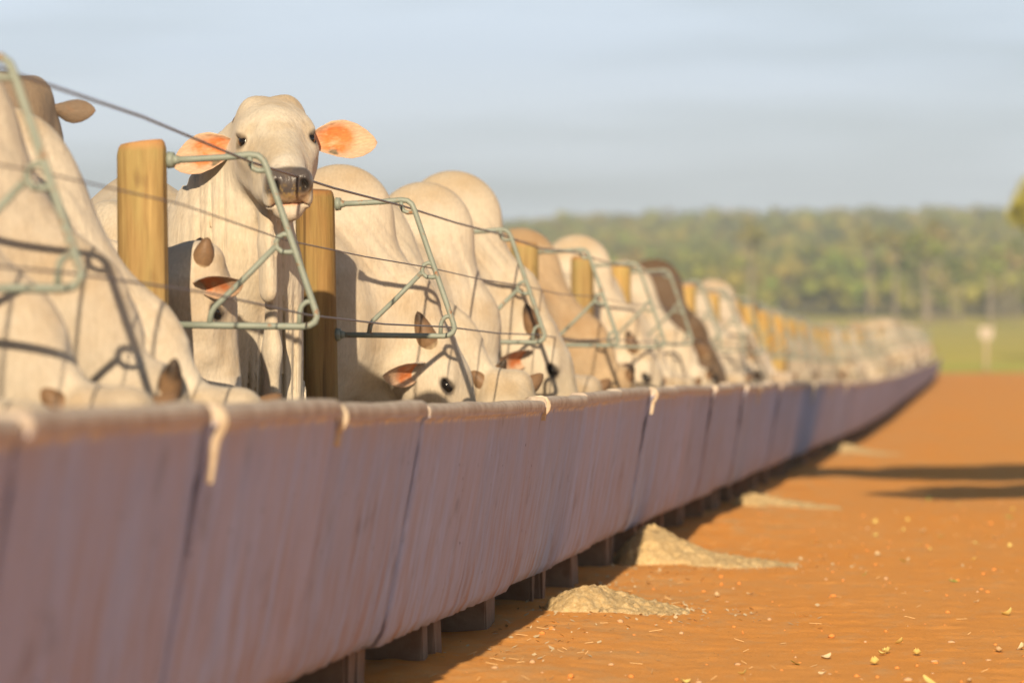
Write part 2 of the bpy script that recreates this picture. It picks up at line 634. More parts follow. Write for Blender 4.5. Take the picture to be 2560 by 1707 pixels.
def trough_mesh(seed):
    r = np.random.default_rng(seed)
    pr = trough_profile()
    n = len(pr)
    L = PITCH - .018
    yy = np.concatenate([[0, .006, .02], np.linspace(.05, L - .05, 26), [L - .02, L - .006, L]])
    V = []
    for j, y in enumerate(yy):
        chip = 0.0
        for i, (x, z) in enumerate(pr):
            if j in (0, len(yy) - 1):
                x = x + (-.006 if x > -.3 else .006) * (1 if i < 17 else .3)
            P = np.array([[x * 3 + seed * 5, y * 6, z * 3]])
            d = (vnoise(P * [1, .35, 1], 1.0, seed)[0] - .5) * .003
            if i in (0, 1):
                nb_ = vnoise(np.array([[y * 26 + seed * 9, 0, 0]]), 1, 3)[0]
                z2 = z + (nb_ - .5) * .005 + max(0, nb_ - .72) * .05
            elif 8 <= i <= 15:
                z2 = z + (vnoise(np.array([[y * 5 + seed * 9, .5, i * .2]]), 1, 4)[0] - .5) * .006
            else:
                z2 = z
            V.append((x + d, y + .005, z2))
    V = np.array(V)
    F = []
    for j in range(len(yy) - 1):
        for i in range(n):
            i2 = (i + 1) % n
            F.append((j * n + i, j * n + i2, (j + 1) * n + i2, (j + 1) * n + i))
    me = mesh_np("trough_shell", V, np.array(F), True, None, [M['concrete']])
    # end caps as strips between outer and inner wall
    import bmesh
    bm = bmesh.new()
    bm.from_mesh(me)
    bm.verts.ensure_lookup_table()
    for base in (0, (len(yy) - 1) * n):
        o_ = list(range(0, 13)) + list(range(26, n))
        ring = [bm.verts[base + i] for i in range(n)]
        # walk from the bead down the outside and down the inside
        a = 12
        b = 13
        for _ in range(n):
            na, nb = (a - 1) % n, (b + 1) % n
            if na == nb or a == nb:
                break
            f = [ring[a], ring[na], ring[nb], ring[b]]
            try:
                bm.faces.new(f)
            except ValueError:
                pass
            a, b = na, nb
            if (a - b) % n <= 2:
                break
    bmesh.ops.recalc_face_normals(bm, faces=bm.faces[:])
    bm.to_mesh(me)
    bm.free()
    me.polygons.foreach_set("use_smooth", [len(p.vertices) == 4 for p in me.polygons])
    return me


def leg_mesh(seed):
    r = random.Random(seed)
    mb = MB()
    mb.box((-.375, 0, .0725), (.42, .115, .185))
    me = mb.mesh("trough_leg", [M['leg']], False, .006)
    for v in me.vertices:
        v.co.x += r.uniform(-.004, .004)
        v.co.y += r.uniform(-.003, .003)
    return me


def drip_mesh(seed, length, wid):
    """a tongue of dried mortar laid over the rim and down the joint"""
    r = random.Random(seed)
    path = [(-.05, .733), (-.035, .740), (-.01, .7405), (.006, .735), (.0155, .722), (.0185, .710), (.016, .698), (.009, .686)]
    n2 = 6
    for i in range(1, n2 + 1):
        z = .686 - length * i / n2
        path.append((.004 - (.686 - z) * .18, z))
    V, F = [], []
    m = len(path)
    for i, (x, z) in enumerate(path):
        t = i / (m - 1)
        hw = wid * (1.0 - .75 * max(0, t - .35) / .65) * r.uniform(.85, 1.15) + (.3 * wid if i < 2 else 0)
        cy = (t - .3) * .006 + r.uniform(-.002, .002)
        for s, dx in ((-1, -.012), (-.6, .001), (0, .004), (.6, .001), (1, -.012)):
            V.append((x + dx, cy + s * hw, z + (.0 if i > 5 else dx * .3)))
    for i in range(m - 1):
        for k in range(4):
            a = i * 5 + k
            F.append((a, a + 1, a + 6, a + 5))
    return mesh_np("mortar_drip", np.array(V), np.array(F), True, None, [M['mortar']])


shells = [trough_mesh(s) for s in range(5)]
legs = [leg_mesh(s) for s in range(3)]
TG = "precast concrete feed trough sections set end to end"
sec_labels = {
    3: "nearest long concrete trough section in view, far left, strongly out of focus",
    4: "concrete trough section beginning at the longest cream mortar drip on the left",
    5: "concrete trough section running on from the short mortar drip, below the raised cow head",
    6: "concrete trough section with a chipped rim joint below the cow with the ringed eye",
    7: "concrete trough section in front of the cow looking over the rim with one eye",
    8: "concrete trough section starting right at the small crusty drip below the two horns",
    9: "concrete trough section between two dark open joints beside the low feed heap",
    10: "concrete trough section ending at the broken lower corner above the steep feed heap",
    11: "concrete trough section beginning at the cream drip above the steep feed heap",
}
drips = {4: (.085, .017), 5: (.035, .010), 8: (.022, .008), 11: (.055, .012), 17: (.07, .014), 21: (.05, .02), 23: (.115, .028), 26: (.10, .03), 29: (.07, .02), 33: (.08, .03)}
zoff = {1: .006, 2: .006, 3: .008, 4: .006, 5: -.004, 6: -.012, 7: -.018, 8: -.012, 9: -.008, 10: 0.}
NSEC = 107
for i in range(NSEC):
    y0 = 6.12 + PITCH * (i - 4)
    e = bpy.data.objects.new("trough_section", None)
    COL.objects.link(e)
    e.location = (RIMX + rng.uniform(-.006, .006), y0, float(gz(y0 + .6)) + zoff.get(i, rng.uniform(-.006, .008)))
    slope = (float(gz(y0 + PITCH)) - float(gz(y0))) / PITCH
    e.rotation_euler = (math.atan(slope) + R(rng.uniform(-.25, .25)), R(rng.uniform(-.9, .9)), R(rng.uniform(-.22, .22)))
    tag(e, sec_labels.get(i, "concrete feed trough section farther down the blurred end of the long line"), "feed trough", TG)
    link("trough_shell", shells[i % 5], e)
    for ly in (.075, PITCH - .085):
        lg = link("leg", legs[(i + (ly > .5)) % 3], e, (rng.uniform(-.012, .012), ly, 0))
        lg.rotation_euler.z = R(rng.uniform(-2, 2))
    if i in drips:
        link("mortar_drip", drip_mesh(i, *drips[i]), e, (0, .022, 0))

# silage lying in the trough
yy = np.arange(2.0, 132, .12)
xx = np.linspace(-.60, -.09, 9)


def feed_z(x, y):
    P = np.stack([x, y, np.zeros_like(x)], 1)
    bed = .36 + .05 * (1 - ((x - RIMX + .34) / .28) ** 2)
    return gz(y) + bed + (vnoise(P, 6, 8) - .5) * .05 + (vnoise(P, 1.5, 9) - .5) * .06


link("trough_feed", grid_mesh("trough_feed", xx + RIMX, yy, feed_z, [M['feed']]), kind="stuff",
     label="chopped silage lying in the concrete trough")

# ------------------------------------------------------------------ fence posts with wire brackets
POSTX, POST0, POSTP = -2.095, 6.57, 2.42


def post_mesh(seed):
    r = np.random.default_rng(seed)
    seg = 28
    zs = np.concatenate([[-.3], np.linspace(0, 1.36, 24), [1.378, 1.386]])
    V = []
    for j, z in enumerate(zs):
        for k in range(seg):
            a = 2 * math.pi * k / seg
            P = np.array([[math.cos(a) * 1.5 + seed * 3, math.sin(a) * 1.5, z * 1.2]])
            rad = .0685 - .005 * z + (vnoise(P, 1.0, 2)[0] - .5) * .010 + (vnoise(P * [2.5, 2.5, .4], 1.0, 5)[0] - .5) * .004
            if z > 1.37:
                rad -= .004 if z < 1.38 else .010
            V.append((rad * math.cos(a), rad * math.sin(a), z + (.006 * math.cos(a + seed) if z > 1.3 else 0)))
    F = []
    for j in range(len(zs) - 1):
        for k in range(seg):
            k2 = (k + 1) % seg
            F.append((j * seg + k, j * seg + k2, (j + 1) * seg + k2, (j + 1) * seg + k))
    n = len(V)
    V.append((0, 0, 1.387))
    T = [((len(zs) - 1) * seg + k, (len(zs) - 1) * seg + (k + 1) % seg, n) for k in range(seg)]
    return mesh_np("post", np.array(V), [np.array(F), np.array(T)], True, None, [M['post']])


def arc(c, r, a0, a1, n):
    return [(c[0] + r * math.cos(R(a0 + (a1 - a0) * i / n)), 0, c[1] + r * math.sin(R(a0 + (a1 - a0) * i / n))) for i in range(n + 1)]


TOP, MID, LOW = (.265, 1.333), (.352, 1.135), (.412, .945)      # wire eyes, x from the post axis


def bracket_mesh():
    mb = MB()
    pts = [(.062, 0, 1.340), (.12, 0, 1.342), (.20, 0, 1.346), (.262, 0, 1.352)]
    pts += [(.283, 0, 1.349), (.297, 0, 1.338), (.306, 0, 1.318)]
    pts += [(.352 + .0, 0, 1.185), (.40, 0, 1.048), (.432, 0, .955)]
    pts += [(.435, 0, .940), (.430, 0, .927), (.417, 0, .919), (.40, 0, .916), (.30, 0, .917), (.18, 0, .919), (.062, 0, .921)]
    mb.tube(pts, .0088, 12)
    return mb.mesh("wire_bracket", [M['steel']])


def brace_mesh():
    mb = MB()
    mb.tube([(.328, 0, 1.118), (.245, 0, 1.035), (.172, 0, .966), (.163, 0, .952), (.157, 0, .918)], .0078, 10)
    return mb.mesh("brace", [M['steel']])


def ring_mesh(kind):
    mb = MB()
    if kind == 'top':
        p = [(.262, 0, 1.350), (.263, 0, 1.330), (.270, 0, 1.317), (.283, 0, 1.311), (.308, 0, 1.312)]
    elif kind == 'mid':
        p = [(.366, 0, 1.147), (.350, 0, 1.150), (.336, 0, 1.143), (.330, 0, 1.130), (.332, 0, 1.116), (.345, 0, 1.105), (.362, 0, 1.104), (.380, 0, 1.106)]
    else:
        p = [(.423, 0, .980), (.408, 0, .978), (.396, 0, .968), (.391, 0, .952), (.390, 0, .917)]
    mb.tube(p, .0070, 10)
    return mb.mesh("wire_ring", [M['steel']])


def plate_mesh(z):
    mb = MB()
    mb.tube([(.050, 0, z), (.066, 0, z)], [.022, .020], 14)
    mb.tube([(.064, 0, z), (.080, 0, z)], [.014, .010], 12)
    return mb.mesh("wall_flange", [M['steel']])


pm = [post_mesh(s) for s in range(5)]
bk, br_ = bracket_mesh(), brace_mesh()
rg = [ring_mesh(k) for k in ('top', 'mid', 'low')]
fl = [plate_mesh(1.340), plate_mesh(.921)]
post_labels = {
    1: "yellow round wooden post just left of the cow that looks at the camera",
    2: "round wooden post behind the muzzle of the cow facing the camera, dark with shadow below",
    3: "wooden post hidden behind the cows with only its green bracket showing beyond the second bracket",
    4: "orange lit wooden post right behind the fourth green bracket, in front of a brown hump",
    5: "yellow wooden post just left of the tall pale hump with the trees behind",
    6: "post hidden by the pale hump, its green bracket showing in front of the brown cow",
}
for i in range(0, 53):
    y = POST0 + POSTP * i
    e = bpy.data.objects.new("fence_post", None)
    COL.objects.link(e)
    dz = {0: .04, 1: 0, 2: .0, 3: .0, 4: .005, 5: .015}.get(i, .05 if i < 20 else .03)
    e.location = (POSTX + (.045 if i in (4, 5) else 0), y, float(pen(y)) + dz)
    tag(e, post_labels.get(i, "yellowish wooden fence post with bracket far along the line of blurred cattle"), "fence post",
        "wooden fence posts with green wire brackets")
    if i == 0:
        e["label"] = "fence post just outside the left edge whose blurred green bracket crosses the nearest necks"
    p = link("post", pm[i % 5], e)
    if i == 2:
        p.color = (.66, .59, .52, 1)                     # older, browner timber
    elif i > 5:
        p.color = (1.1, 1.06, .95, 1)
        fat = rng.uniform(1.05, 1.4)
        p.scale = (fat, fat, 1)
    p.rotation_euler = (R(rng.uniform(-.6, .6)), R(rng.uniform(-.6, .6)), R(rng.uniform(0, 360)))
    b = link("wire_bracket", bk, e)
    b.rotation_euler.z = R(rng.uniform(-2.5, 2.5) if i not in (1, 2) else 0)
    link("brace", br_, b)
    if i < 25:
        for m_ in rg:
            link("wire_ring", m_, b)
        for m_ in fl:
            link("flange", m_, b)

for (ex, ez), rad, lab in ((TOP, .0036, "top wire of the cattle fence, thickest of the three strands"),
                           (MID, .0020, "middle thin wire of the cattle fence through the bracket eyes"),
                           (LOW, .0026, "lowest wire of the cattle fence just above the bracket feet")):
    mb = MB()
    pts = []
    for i in range(-1, 53):
        y = POST0 + POSTP * i
        j = max(i, 0)
        dz = {0: .04, 1: 0, 2: .0, 3: .0, 4: .005, 5: .015}.get(j, .05 if j < 20 else .03)
        xo = POSTX + (.045 if j in (4, 5) else 0) + ex
        z = float(pen(y)) + dz + ez
        pts.append((xo, y, z))
        if i < 52:
            pts.append((xo + rng.uniform(-.004, .004), y + POSTP * .5, float(pen(y + POSTP * .5)) + dz + ez - rng.uniform(.003, .012)))
    mb.tube(pts, rad, 8)
    link("fence_wire", mb.mesh("fence_wire", [M['wire']]), label=lab, cat="wire", group="wires strung through the brackets")

# ------------------------------------------------------------------ cattle: smooth-blended solids, skinned with surface nets
V3 = lambda *a: np.array(a, dtype=np.float64)


def unit(v):
    v = np.asarray(v, float)
    return v / np.linalg.norm(v)


def rcone(P, a, b, ra, rb, side=None, lat=1.):
    a, b = np.asarray(a, P.dtype), np.asarray(b, P.dtype)
    q = P - a
    ab = b - a
    if side is not None:
        s = unit(side).astype(P.dtype)
        q = q + P.dtype.type(1 / lat - 1) * (q @ s)[:, None] * s
    L2 = ab @ ab
    t = np.clip(q @ ab / L2, 0, 1)
    q = q - t[:, None] * ab
    d = np.sqrt(np.einsum('ij,ij->i', q, q)) - (ra + t * (rb - ra))
    return d * (lat ** .35)


def ell(P, c, r, A=None):
    q = P - np.asarray(c, P.dtype)
    if A is not None:
        q = q @ A.T.astype(P.dtype)
    r = np.asarray(r, P.dtype)
    q = q / r
    k0 = np.sqrt(np.einsum('ij,ij->i', q, q))
    q = q / r
    k1 = np.sqrt(np.einsum('ij,ij->i', q, q)) + P.dtype.type(1e-7)
    return k0 * (k0 - 1) / k1


def smin(a, b, k):
    h = np.maximum(k - np.abs(a - b), 0) / k
    return np.minimum(a, b) - h * h * k * .25


def smax(a, b, k):
    return -smin(-a, -b, k)


def axes3(u, v):
    u = unit(u)
    v = np.asarray(v, float)
    v = unit(v - u * (v @ u))
    return u, v, np.cross(u, v)


def head_sdf(P, ps):
    u, v, w_ = ps['u'], ps['v'], ps['w']
    u, v, w_ = (k_.astype(P.dtype) for k_ in (u, v, w_))
    q = P - ps['poll'].astype(P.dtype)
    H = np.stack([q @ u, q @ v, q @ w_], 1)
    A = H.copy()                                      # mirrored across the middle plane
    A[:, 1] = np.abs(A[:, 1])
    S = V3(0, 1, 0)
    d = ell(H, (.105, 0, -.078), (.135, .108, .090))
    d = smin(d, ell(A, (.030, .046, -.045), (.050, .046, .062)), .03)        # two bosses of the poll
    d = smin(d, ell(H, (.09, 0, -.035), (.10, .075, .045)), .06)             # domed forehead
    d = smin(d, rcone(H, (.15, 0, -.075), (.40, 0, -.076), .088, .052, S, .98), .06)
    d = smin(d, rcone(H, (.18, 0, -.030), (.395, 0, -.048), .050, .042), .05)  # nose bridge
    d = smin(d, rcone(A, (.10, .046, -.155), (.30, .030, -.140), .078, .048), .06)   # jaw
    d = smin(d, rcone(A, (.30, .022, -.135), (.42, .018, -.128), .046, .034), .04)
    d = smin(d, ell(A, (.150, .080, -.032), (.044, .024, .024)), .03)        # brow
    d = smin(d, rcone(A, (.20, .080, -.075), (.30, .052, -.080), .030, .024), .04)   # cheek bone
    d = smin(d, ell(H, (.452, 0, -.068), (.046, .064, .052)), .03)          # muzzle
    d = smin(d, ell(A, (.462, .041, -.050), (.030, .024, .030)), .02)        # nostril wings
    d = smin(d, ell(A, (.438, .052, -.104), (.040, .017, .038)), .014)        # hanging upper lip
    d = smin(d, ell(H, (.440, 0, -.142), (.052, .043, .034)), .018)          # chin
    # openings
    d = smax(d, -ell(A, (.186, .104, -.040), (.027, .024, .019)), .010)      # eye sockets
    d = smin(d, ell(A, (.168, .096, -.0285), (.032, .014, .011)), .010)       # upper lid
    d = smin(d, ell(A, (.205, .090, -.058), (.022, .012, .008)), .010)
    ny = A[:, 1] - .040
    nd = np.sqrt(((H[:, 0] - .492) / 1.6) ** 2 + (ny + .35 * (H[:, 2] + .055)) ** 2 + ((H[:, 2] + .052) / 1.7) ** 2) - .0085
    d = smax(d, -nd, .008)                                                  # nostrils
    mz = H[:, 2] + .112 - 4.0 * H[:, 1] ** 2 * -1.0
    slit = np.maximum(np.abs(mz) - .0022, .405 - H[:, 0])
    d = smax(d, -np.maximum(slit, -d - .013), .006)                         # mouth line
    return d, H


def cow_sdf(P, ps):
    sx = ps.get('sx', 0.)
    Y = V3(0, 1, 0)
    P = P.astype(np.float32)
    mir = P.copy()
    mir[:, 1] = np.abs(mir[:, 1])
    d = rcone(P, (sx - .24, 0, .95), (sx - .95, 0, .92), .34, .355, Y, .78)
    d = smin(d, rcone(P, (sx - .95, 0, .92), (sx - 1.42, 0, 1.02), .355, .27, Y, .82), .15)
    d = smin(d, ell(mir, (sx - .20, .19, .98), (.20, .085, .32)), .12)           # shoulders
    d = smin(d, ell(mir, (sx - 1.35, .17, 1.0), (.22, .09, .28)), .12)           # haunches
    hx, hz = ps['hump']
    rot = np.array([[math.cos(.35), 0, -math.sin(.35)], [0, 1, 0], [math.sin(.35), 0, math.cos(.35)]])
    d = smin(d, ell(P, (hx - .02, ps.get('hy', 0.), hz), (.185, .085, .180), rot), .15)
    # legs
    d = smin(d, rcone(mir, (sx - .22, .16, .75), (sx - .24, .15, .40), .12, .062), .08)
    d = smin(d, rcone(mir, (sx - .24, .15, .40), (sx - .25, .15, .05), .055, .042), .03)
    d = smin(d, ell(mir, (sx - .23, .15, .03), (.062, .048, .05)), .02)
    d = smin(d, rcone(mir, (sx - 1.38, .17, .85), (sx - 1.30, .16, .60), .17, .09), .10)
    d = smin(d, rcone(mir, (sx - 1.30, .16, .60), (sx - 1.48, .16, .44), .08, .052), .05)
    d = smin(d, rcone(mir, (sx - 1.48, .16, .44), (sx - 1.44, .16, .05), .046, .040), .03)
    d = smin(d, ell(mir, (sx - 1.42, .16, .03), (.062, .048, .05)), .02)
    d = smin(d, rcone(P, (sx - 1.66, 0, 1.12), (sx - 1.70, 0, .55), .035, .018), .03)      # tail
    # neck
    nk = ps['neck']
    dn = None
    for (a, ra), (b, rb) in zip(nk[:-1], nk[1:]):
        s = rcone(P, a, b, ra, rb, ps.get('nside', Y), ps.get('nlat', .55))
        dn = s if dn is None else smin(dn, s, .06)
    for a, b, ra, rb, k in ps.get('folds', ()):
        dn = smin(dn, rcone(P, a, b, ra, rb, ps.get('nside', Y), .62), k)
    # folds of loose skin
    if ps.get('fold_amp', 0):
        fd = ps['fold_dir'].astype(P.dtype)
        ph = (P @ fd) * ps.get('fold_freq', 60) + 5.0 * vnoise(P * np.float32([1, 1, .45]), 5.0, 3)
        gv = (1 - np.abs(np.sin(ph * .5))) ** 2 + .6 * (1 - np.abs(np.sin(ph * .83 + 1.3))) ** 4
        dn = dn + ps['fold_amp'] * gv * smooth(vnoise(P * np.float32([1, 1, .5]), 7, 9), .25, .7)
    d = smin(d, dn, .10)
    far = np.linalg.norm(P - (ps['poll'] + .24 * ps['u']).astype(P.dtype), axis=1) - .36
    near = far < .10
    if near.any():
        dh, H = head_sdf(P[near], ps)
        d[near] = smin(d[near], dh, .035)
    if not near.all():
        d[~near] = np.minimum(d[~near], far[~near])
    return d


def surface_nets(ps, lo, hi, h):
    lo = np.asarray(lo, float)
    n = np.ceil((np.asarray(hi) - lo) / h / 8).astype(int) * 8
    B = 8
    nb = n // B
    F = np.empty(n, np.float32)
    bi = np.stack(np.meshgrid(*[np.arange(k) for k in nb], indexing='ij'), -1).reshape(-1, 3)
    cen = lo + (bi * B + (B - 1) / 2) * h
    dc = cow_sdf(cen, ps)
    lim = B * h * .87 * 1.9 + .02
    act = np.abs(dc) < lim
    Fb = F.reshape(nb[0], B, nb[1], B, nb[2], B)
    Fb[:] = dc.reshape(nb).astype(np.float32)[:, None, :, None, :, None]
    off = np.stack(np.meshgrid(*[np.arange(B)] * 3, indexing='ij'), -1).reshape(-1, 3)
    ab = bi[act]
    for c0 in range(0, len(ab), 600):
        bb = ab[c0:c0 + 600]
        P = (lo + (bb[:, None, :] * B + off[None]) * h).reshape(-1, 3)
        d = cow_sdf(P, ps).astype(np.float32).reshape(len(bb), B, B, B)
        Fb[bb[:, 0], :, bb[:, 1], :, bb[:, 2], :] = d
    ins = F < 0
    cnt = np.zeros(tuple(n - 1), np.uint8)
    cs = [(i, j, k) for i in (0, 1) for j in (0, 1) for k in (0, 1)]
    sl_ = lambda i, s: slice(i, i + s - 1)
    for i, j, k in cs:
        cnt += ins[sl_(i, n[0]), sl_(j, n[1]), sl_(k, n[2])]
    cells = np.argwhere((cnt > 0) & (cnt < 8))
    idx = np.full(tuple(n - 1), -1, np.int32)
    idx[tuple(cells.T)] = np.arange(len(cells))
    vals = np.stack([F[tuple((cells + c).T)] for c in cs], 1)
    acc = np.zeros((len(cells), 3))
    num = np.zeros(len(cells))
    for a in range(8):
        for b in range(a + 1, 8):
            ca, cb = np.array(cs[a]), np.array(cs[b])
            if np.abs(ca - cb).sum() != 1:
                continue
            va, vb = vals[:, a], vals[:, b]
            m = (va < 0) != (vb < 0)
            t = np.where(m, va / np.where(m, va - vb, 1), 0)
            acc += np.where(m[:, None], ca + t[:, None] * (cb - ca), 0)
            num += m
    Vv = lo + (cells + acc / num[:, None]) * h
    quads = []
    for ax in range(3):
        o1, o2 = [(1, 2), (2, 0), (0, 1)][ax]
        s0 = [slice(1, n[k] - 1) for k in range(3)]
        s1 = list(s0)
        s0[ax] = slice(0, n[ax] - 1)
        s1[ax] = slice(1, n[ax])
        a, b = ins[tuple(s0)], ins[tuple(s1)]
        e = np.argwhere(a != b)
        base = e + 1
        base[:, ax] = e[:, ax]
        flip = b[tuple(e.T)]
        d1 = np.zeros(3, int); d1[o1] = 1
        d2 = np.zeros(3, int); d2[o2] = 1
        q = np.stack([idx[tuple((base - d1 - d2).T)], idx[tuple((base - d2).T)], idx[tuple(base.T)], idx[tuple((base - d1).T)]], 1)
        q[flip] = q[flip][:, ::-1]
        quads.append(q)
    Q = np.concatenate(quads)
    Q = Q[(Q >= 0).all(1)]
    for _ in range(2 if h < .007 else 1):              # pull the skin exactly onto the form
        d0 = cow_sdf(Vv, ps)
        e = h * .35
        g = np.stack([cow_sdf(Vv + e * np.eye(3)[k], ps) - d0 for k in range(3)], 1) / e
        gg = np.maximum((g * g).sum(1), .3)
        step = np.clip(d0 / gg, -h * .5, h * .5)
        Vv = Vv - g * step[:, None]
    return Vv, Q


COAT = V3(.55, .49, .40)


def coat_colors(Vv, ps):
    q = Vv - ps['poll']
    u, v, w_ = q @ ps['u'], q @ ps['v'], q @ ps['w']
    av = np.abs(v)
    C = np.tile(COAT, (len(Vv), 1))
    n1 = vnoise(Vv, 7, 1)
    n2 = vnoise(Vv, 26, 2)
    n3 = vnoise(Vv, 160, 4)
    wet = np.zeros(len(Vv))

    def lay(m, c):
        nonlocal C
        C = C * (1 - m[:, None]) + V3(*c) * m[:, None]
    # greyer hump, shoulders and knees
    hx, hz = ps['hump']
    lay(smooth(Vv[:, 2], hz - .05, hz + .17) * smooth(np.abs(Vv[:, 0] - hx), .28, .1) * .45, (.33, .285, .23))
    lay(smooth(n1, .5, .8) * .4, (.40, .32, .215))
    lay(smooth(Vv[:, 2], .55, .2) * .6, (.36, .25, .15))
    hd = smooth(u, -.02, .05) * smooth(np.sqrt(av ** 2 + (w_ + .09) ** 2), .21, .17) * smooth(u, .54, .5)
    top = smooth(u, .14, .02) * smooth(w_, -.13, -.03) * hd
    lay(top * (.25 + .5 * n2) * ps.get('tan', .6), (.38, .26, .135))
    lay(hd * smooth(n2, .45, .75) * .35 * smooth(w_, -.09, -.03), (.42, .32, .20))
    # dark skin round the eyes
    de = np.sqrt(((u - .188) / 1.35) ** 2 + ((av - .094) / 1.3) ** 2 + (w_ + .044) ** 2)
    lay(smooth(de, .030, .021) * .94, (.055, .045, .04))
    # muzzle
    ring = hd * smooth(u, .375, .415) * smooth(u, .50, .43) * smooth(w_, -.14, -.11)
    lay(ring * .6, (.58, .54, .48))
    mz = smooth(u - .30 * (w_ + .06), .428, .446) * smooth(w_ + n3 * .02, -.088, -.060) * smooth(av, .075, .060)
    lay(mz * .96, (.060, .050, .052))
    lip = smooth(u, .440, .455) * smooth(w_, -.120, -.108) * smooth(w_, -.066, -.085) * smooth(av, .060, .048)
    lay(lip * .85, (.36, .225, .12))
    spk = mz * smooth(w_, -.040, -.062) * smooth(n3, .58, .68)
    lay(spk * .75, (.34, .24, .09))
    chin = smooth(u, .405, .425) * smooth(w_, -.116, -.122) * hd
    lay(chin * .7, (.50, .43, .36))
    inner = smooth(u, .45, .47) * smooth(np.abs(w_ + .1145), .006, .003) * smooth(av, .05, .042)
    lay(inner * .9, (.62, .34, .22))
    nos = np.sqrt(((u - .490) / 1.4) ** 2 + (av - .040) ** 2 + ((w_ + .052) / 1.6) ** 2)
    lay(smooth(nos, .017, .009), (.010, .008, .008))
    wet = np.maximum(wet, mz)
    if ps.get('brown', 0):
        lay(np.full(len(Vv), ps['brown']), (.16, .105, .07))
    # hooves
    lay(smooth(Vv[:, 2], .09, .06), (.06, .05, .045))
    return np.concatenate([np.clip(C, .005, 1), wet[:, None]], 1)


def make_pose(poll, u, v=(0, 1, 0), hump=(-.08, 1.33), neck0=(-.08, 0, 1.05), r0=.26, **kw):
    ps = dict(poll=np.asarray(poll, float), hump=hump)
    ps['u'], ps['v'], ps['w'] = axes3(u, v)
    nb = ps['poll'] + .055 * ps['u'] - .115 * ps['w']
    ps['neck'] = kw.pop('neck', None) or [(V3(*neck0), r0), (V3(*neck0) * .5 + nb * .5 + V3(0, 0, .01), (r0 + .135) * .5), (nb, .125)]
    th = ps['poll'] + .16 * ps['u'] - .20 * ps['w']
    if 'folds' not in kw:
        kw['folds'] = [(th, (th + V3(-.02, 0, .66)) * .5 + V3(.01, 0, -.05), .035, .05, .08), ((th + V3(-.02, 0, .66)) * .5, V3(-.02, 0, .62), .05, .07, .08)]
    ps.update(kw)
    return ps


def head_pt(ps, a, b, c):
    return ps['poll'] + a * ps['u'] + b * ps['v'] + c * ps['w']


def head_dir(ps, a, b, c):
    return unit(a * ps['u'] + b * ps['v'] + c * ps['w'])


def ear_mesh(L=.205, W=.056, spot=True, cup=1.0, seed=1):
    S = np.linspace(0, 1, 26)
    T = np.linspace(-1, 1, 17)
    hw = np.interp(S, [0, .08, .2, .4, .58, .75, .88, .96, 1], [.40, .50, .74, .98, 1.0, .82, .54, .27, .02]) * W
    V, Cc = [], []
    for side in (0, 1):
        for i, s in enumerate(S):
            for t in T:
                c = cup * np.interp(s, [0, .25, .6, 1], [1.25, .85, .5, .25])
                ang = t * 1.35 * min(c, 1.3)
                k = max(c, .05) * 1.35
                y = hw[i] * math.sin(ang) / k if k > .2 else t * hw[i]
                z = hw[i] * (1 - math.cos(ang)) / k
                y *= 1.12
                z -= .11 * s * s * L
                y += -.10 * s * s * L
                if side:
                    z -= .007 * (1 - t * t * .75) * (1 - .6 * s)
                V.append((s * L, y, z))
                P = np.array([[s * 9, t * 2.2, seed * 7.0]])
                nz = float(vnoise(P, 1.0, 2)[0])
                nf = float(vnoise(np.array([[s * 40, t * 4, seed]]), 1.0, 3)[0])
                if side == 0:
                    o = float(smooth(s, .95, .45)) * float(smooth(abs(t - .05), 1.05, .30)) * (.30 + .95 * nz) * (.72 + .5 * nf)
                    o = float(smooth(o, .16, .72))
                    c_ = V3(.52, .35, .235) * (1 - o) + V3(.56, .17, .05) * o
                    ln = float(smooth(abs(t + .25 - .3 * s), .10, .0)) * .35 * (s > .2)
                    c_ = c_ * (1 - ln) + V3(.66, .40, .24) * ln
                    if s < .30 and t < .6:                                  # pale hair over the root
                        hr = (1 - s / .30) * (.35 + .6 * nf)
                        c_ = c_ * (1 - hr) + V3(.60, .50, .38) * hr
                    if spot:
                        ds = math.hypot((s - .36) * 2.1, (t + .62) * .62)
                        m = float(smooth(ds, .19, .10))
                        c_ = c_ * (1 - m) + V3(.15, .125, .08) * m
                else:
                    c_ = COAT * .97
                Cc.append((*c_, 0))
    nS, nT = len(S), len(T)
    F, mi = [], []
    o = nS * nT
    for i in range(nS - 1):
        for j in range(nT - 1):
            a = i * nT + j
            F.append((a, a + nT, a + nT + 1, a + 1))
            F.append((o + a, o + a + 1, o + a + nT + 1, o + a + nT))
    for i in range(nS - 1):
        a = i * nT
        F.append((a, o + a, o + a + nT, a + nT))
        a = i * nT + nT - 1
        F.append((a, a + nT, o + a + nT, o + a))
    for j in range(nT - 1):
        F.append((j, j + 1, o + j + 1, o + j))
        a = (nS - 1) * nT + j
        F.append((a, o + a, o + a + 1, a + 1))
    return mesh_np("ear", np.array(V), np.array(F), True, np.array(Cc), [M['ear']])


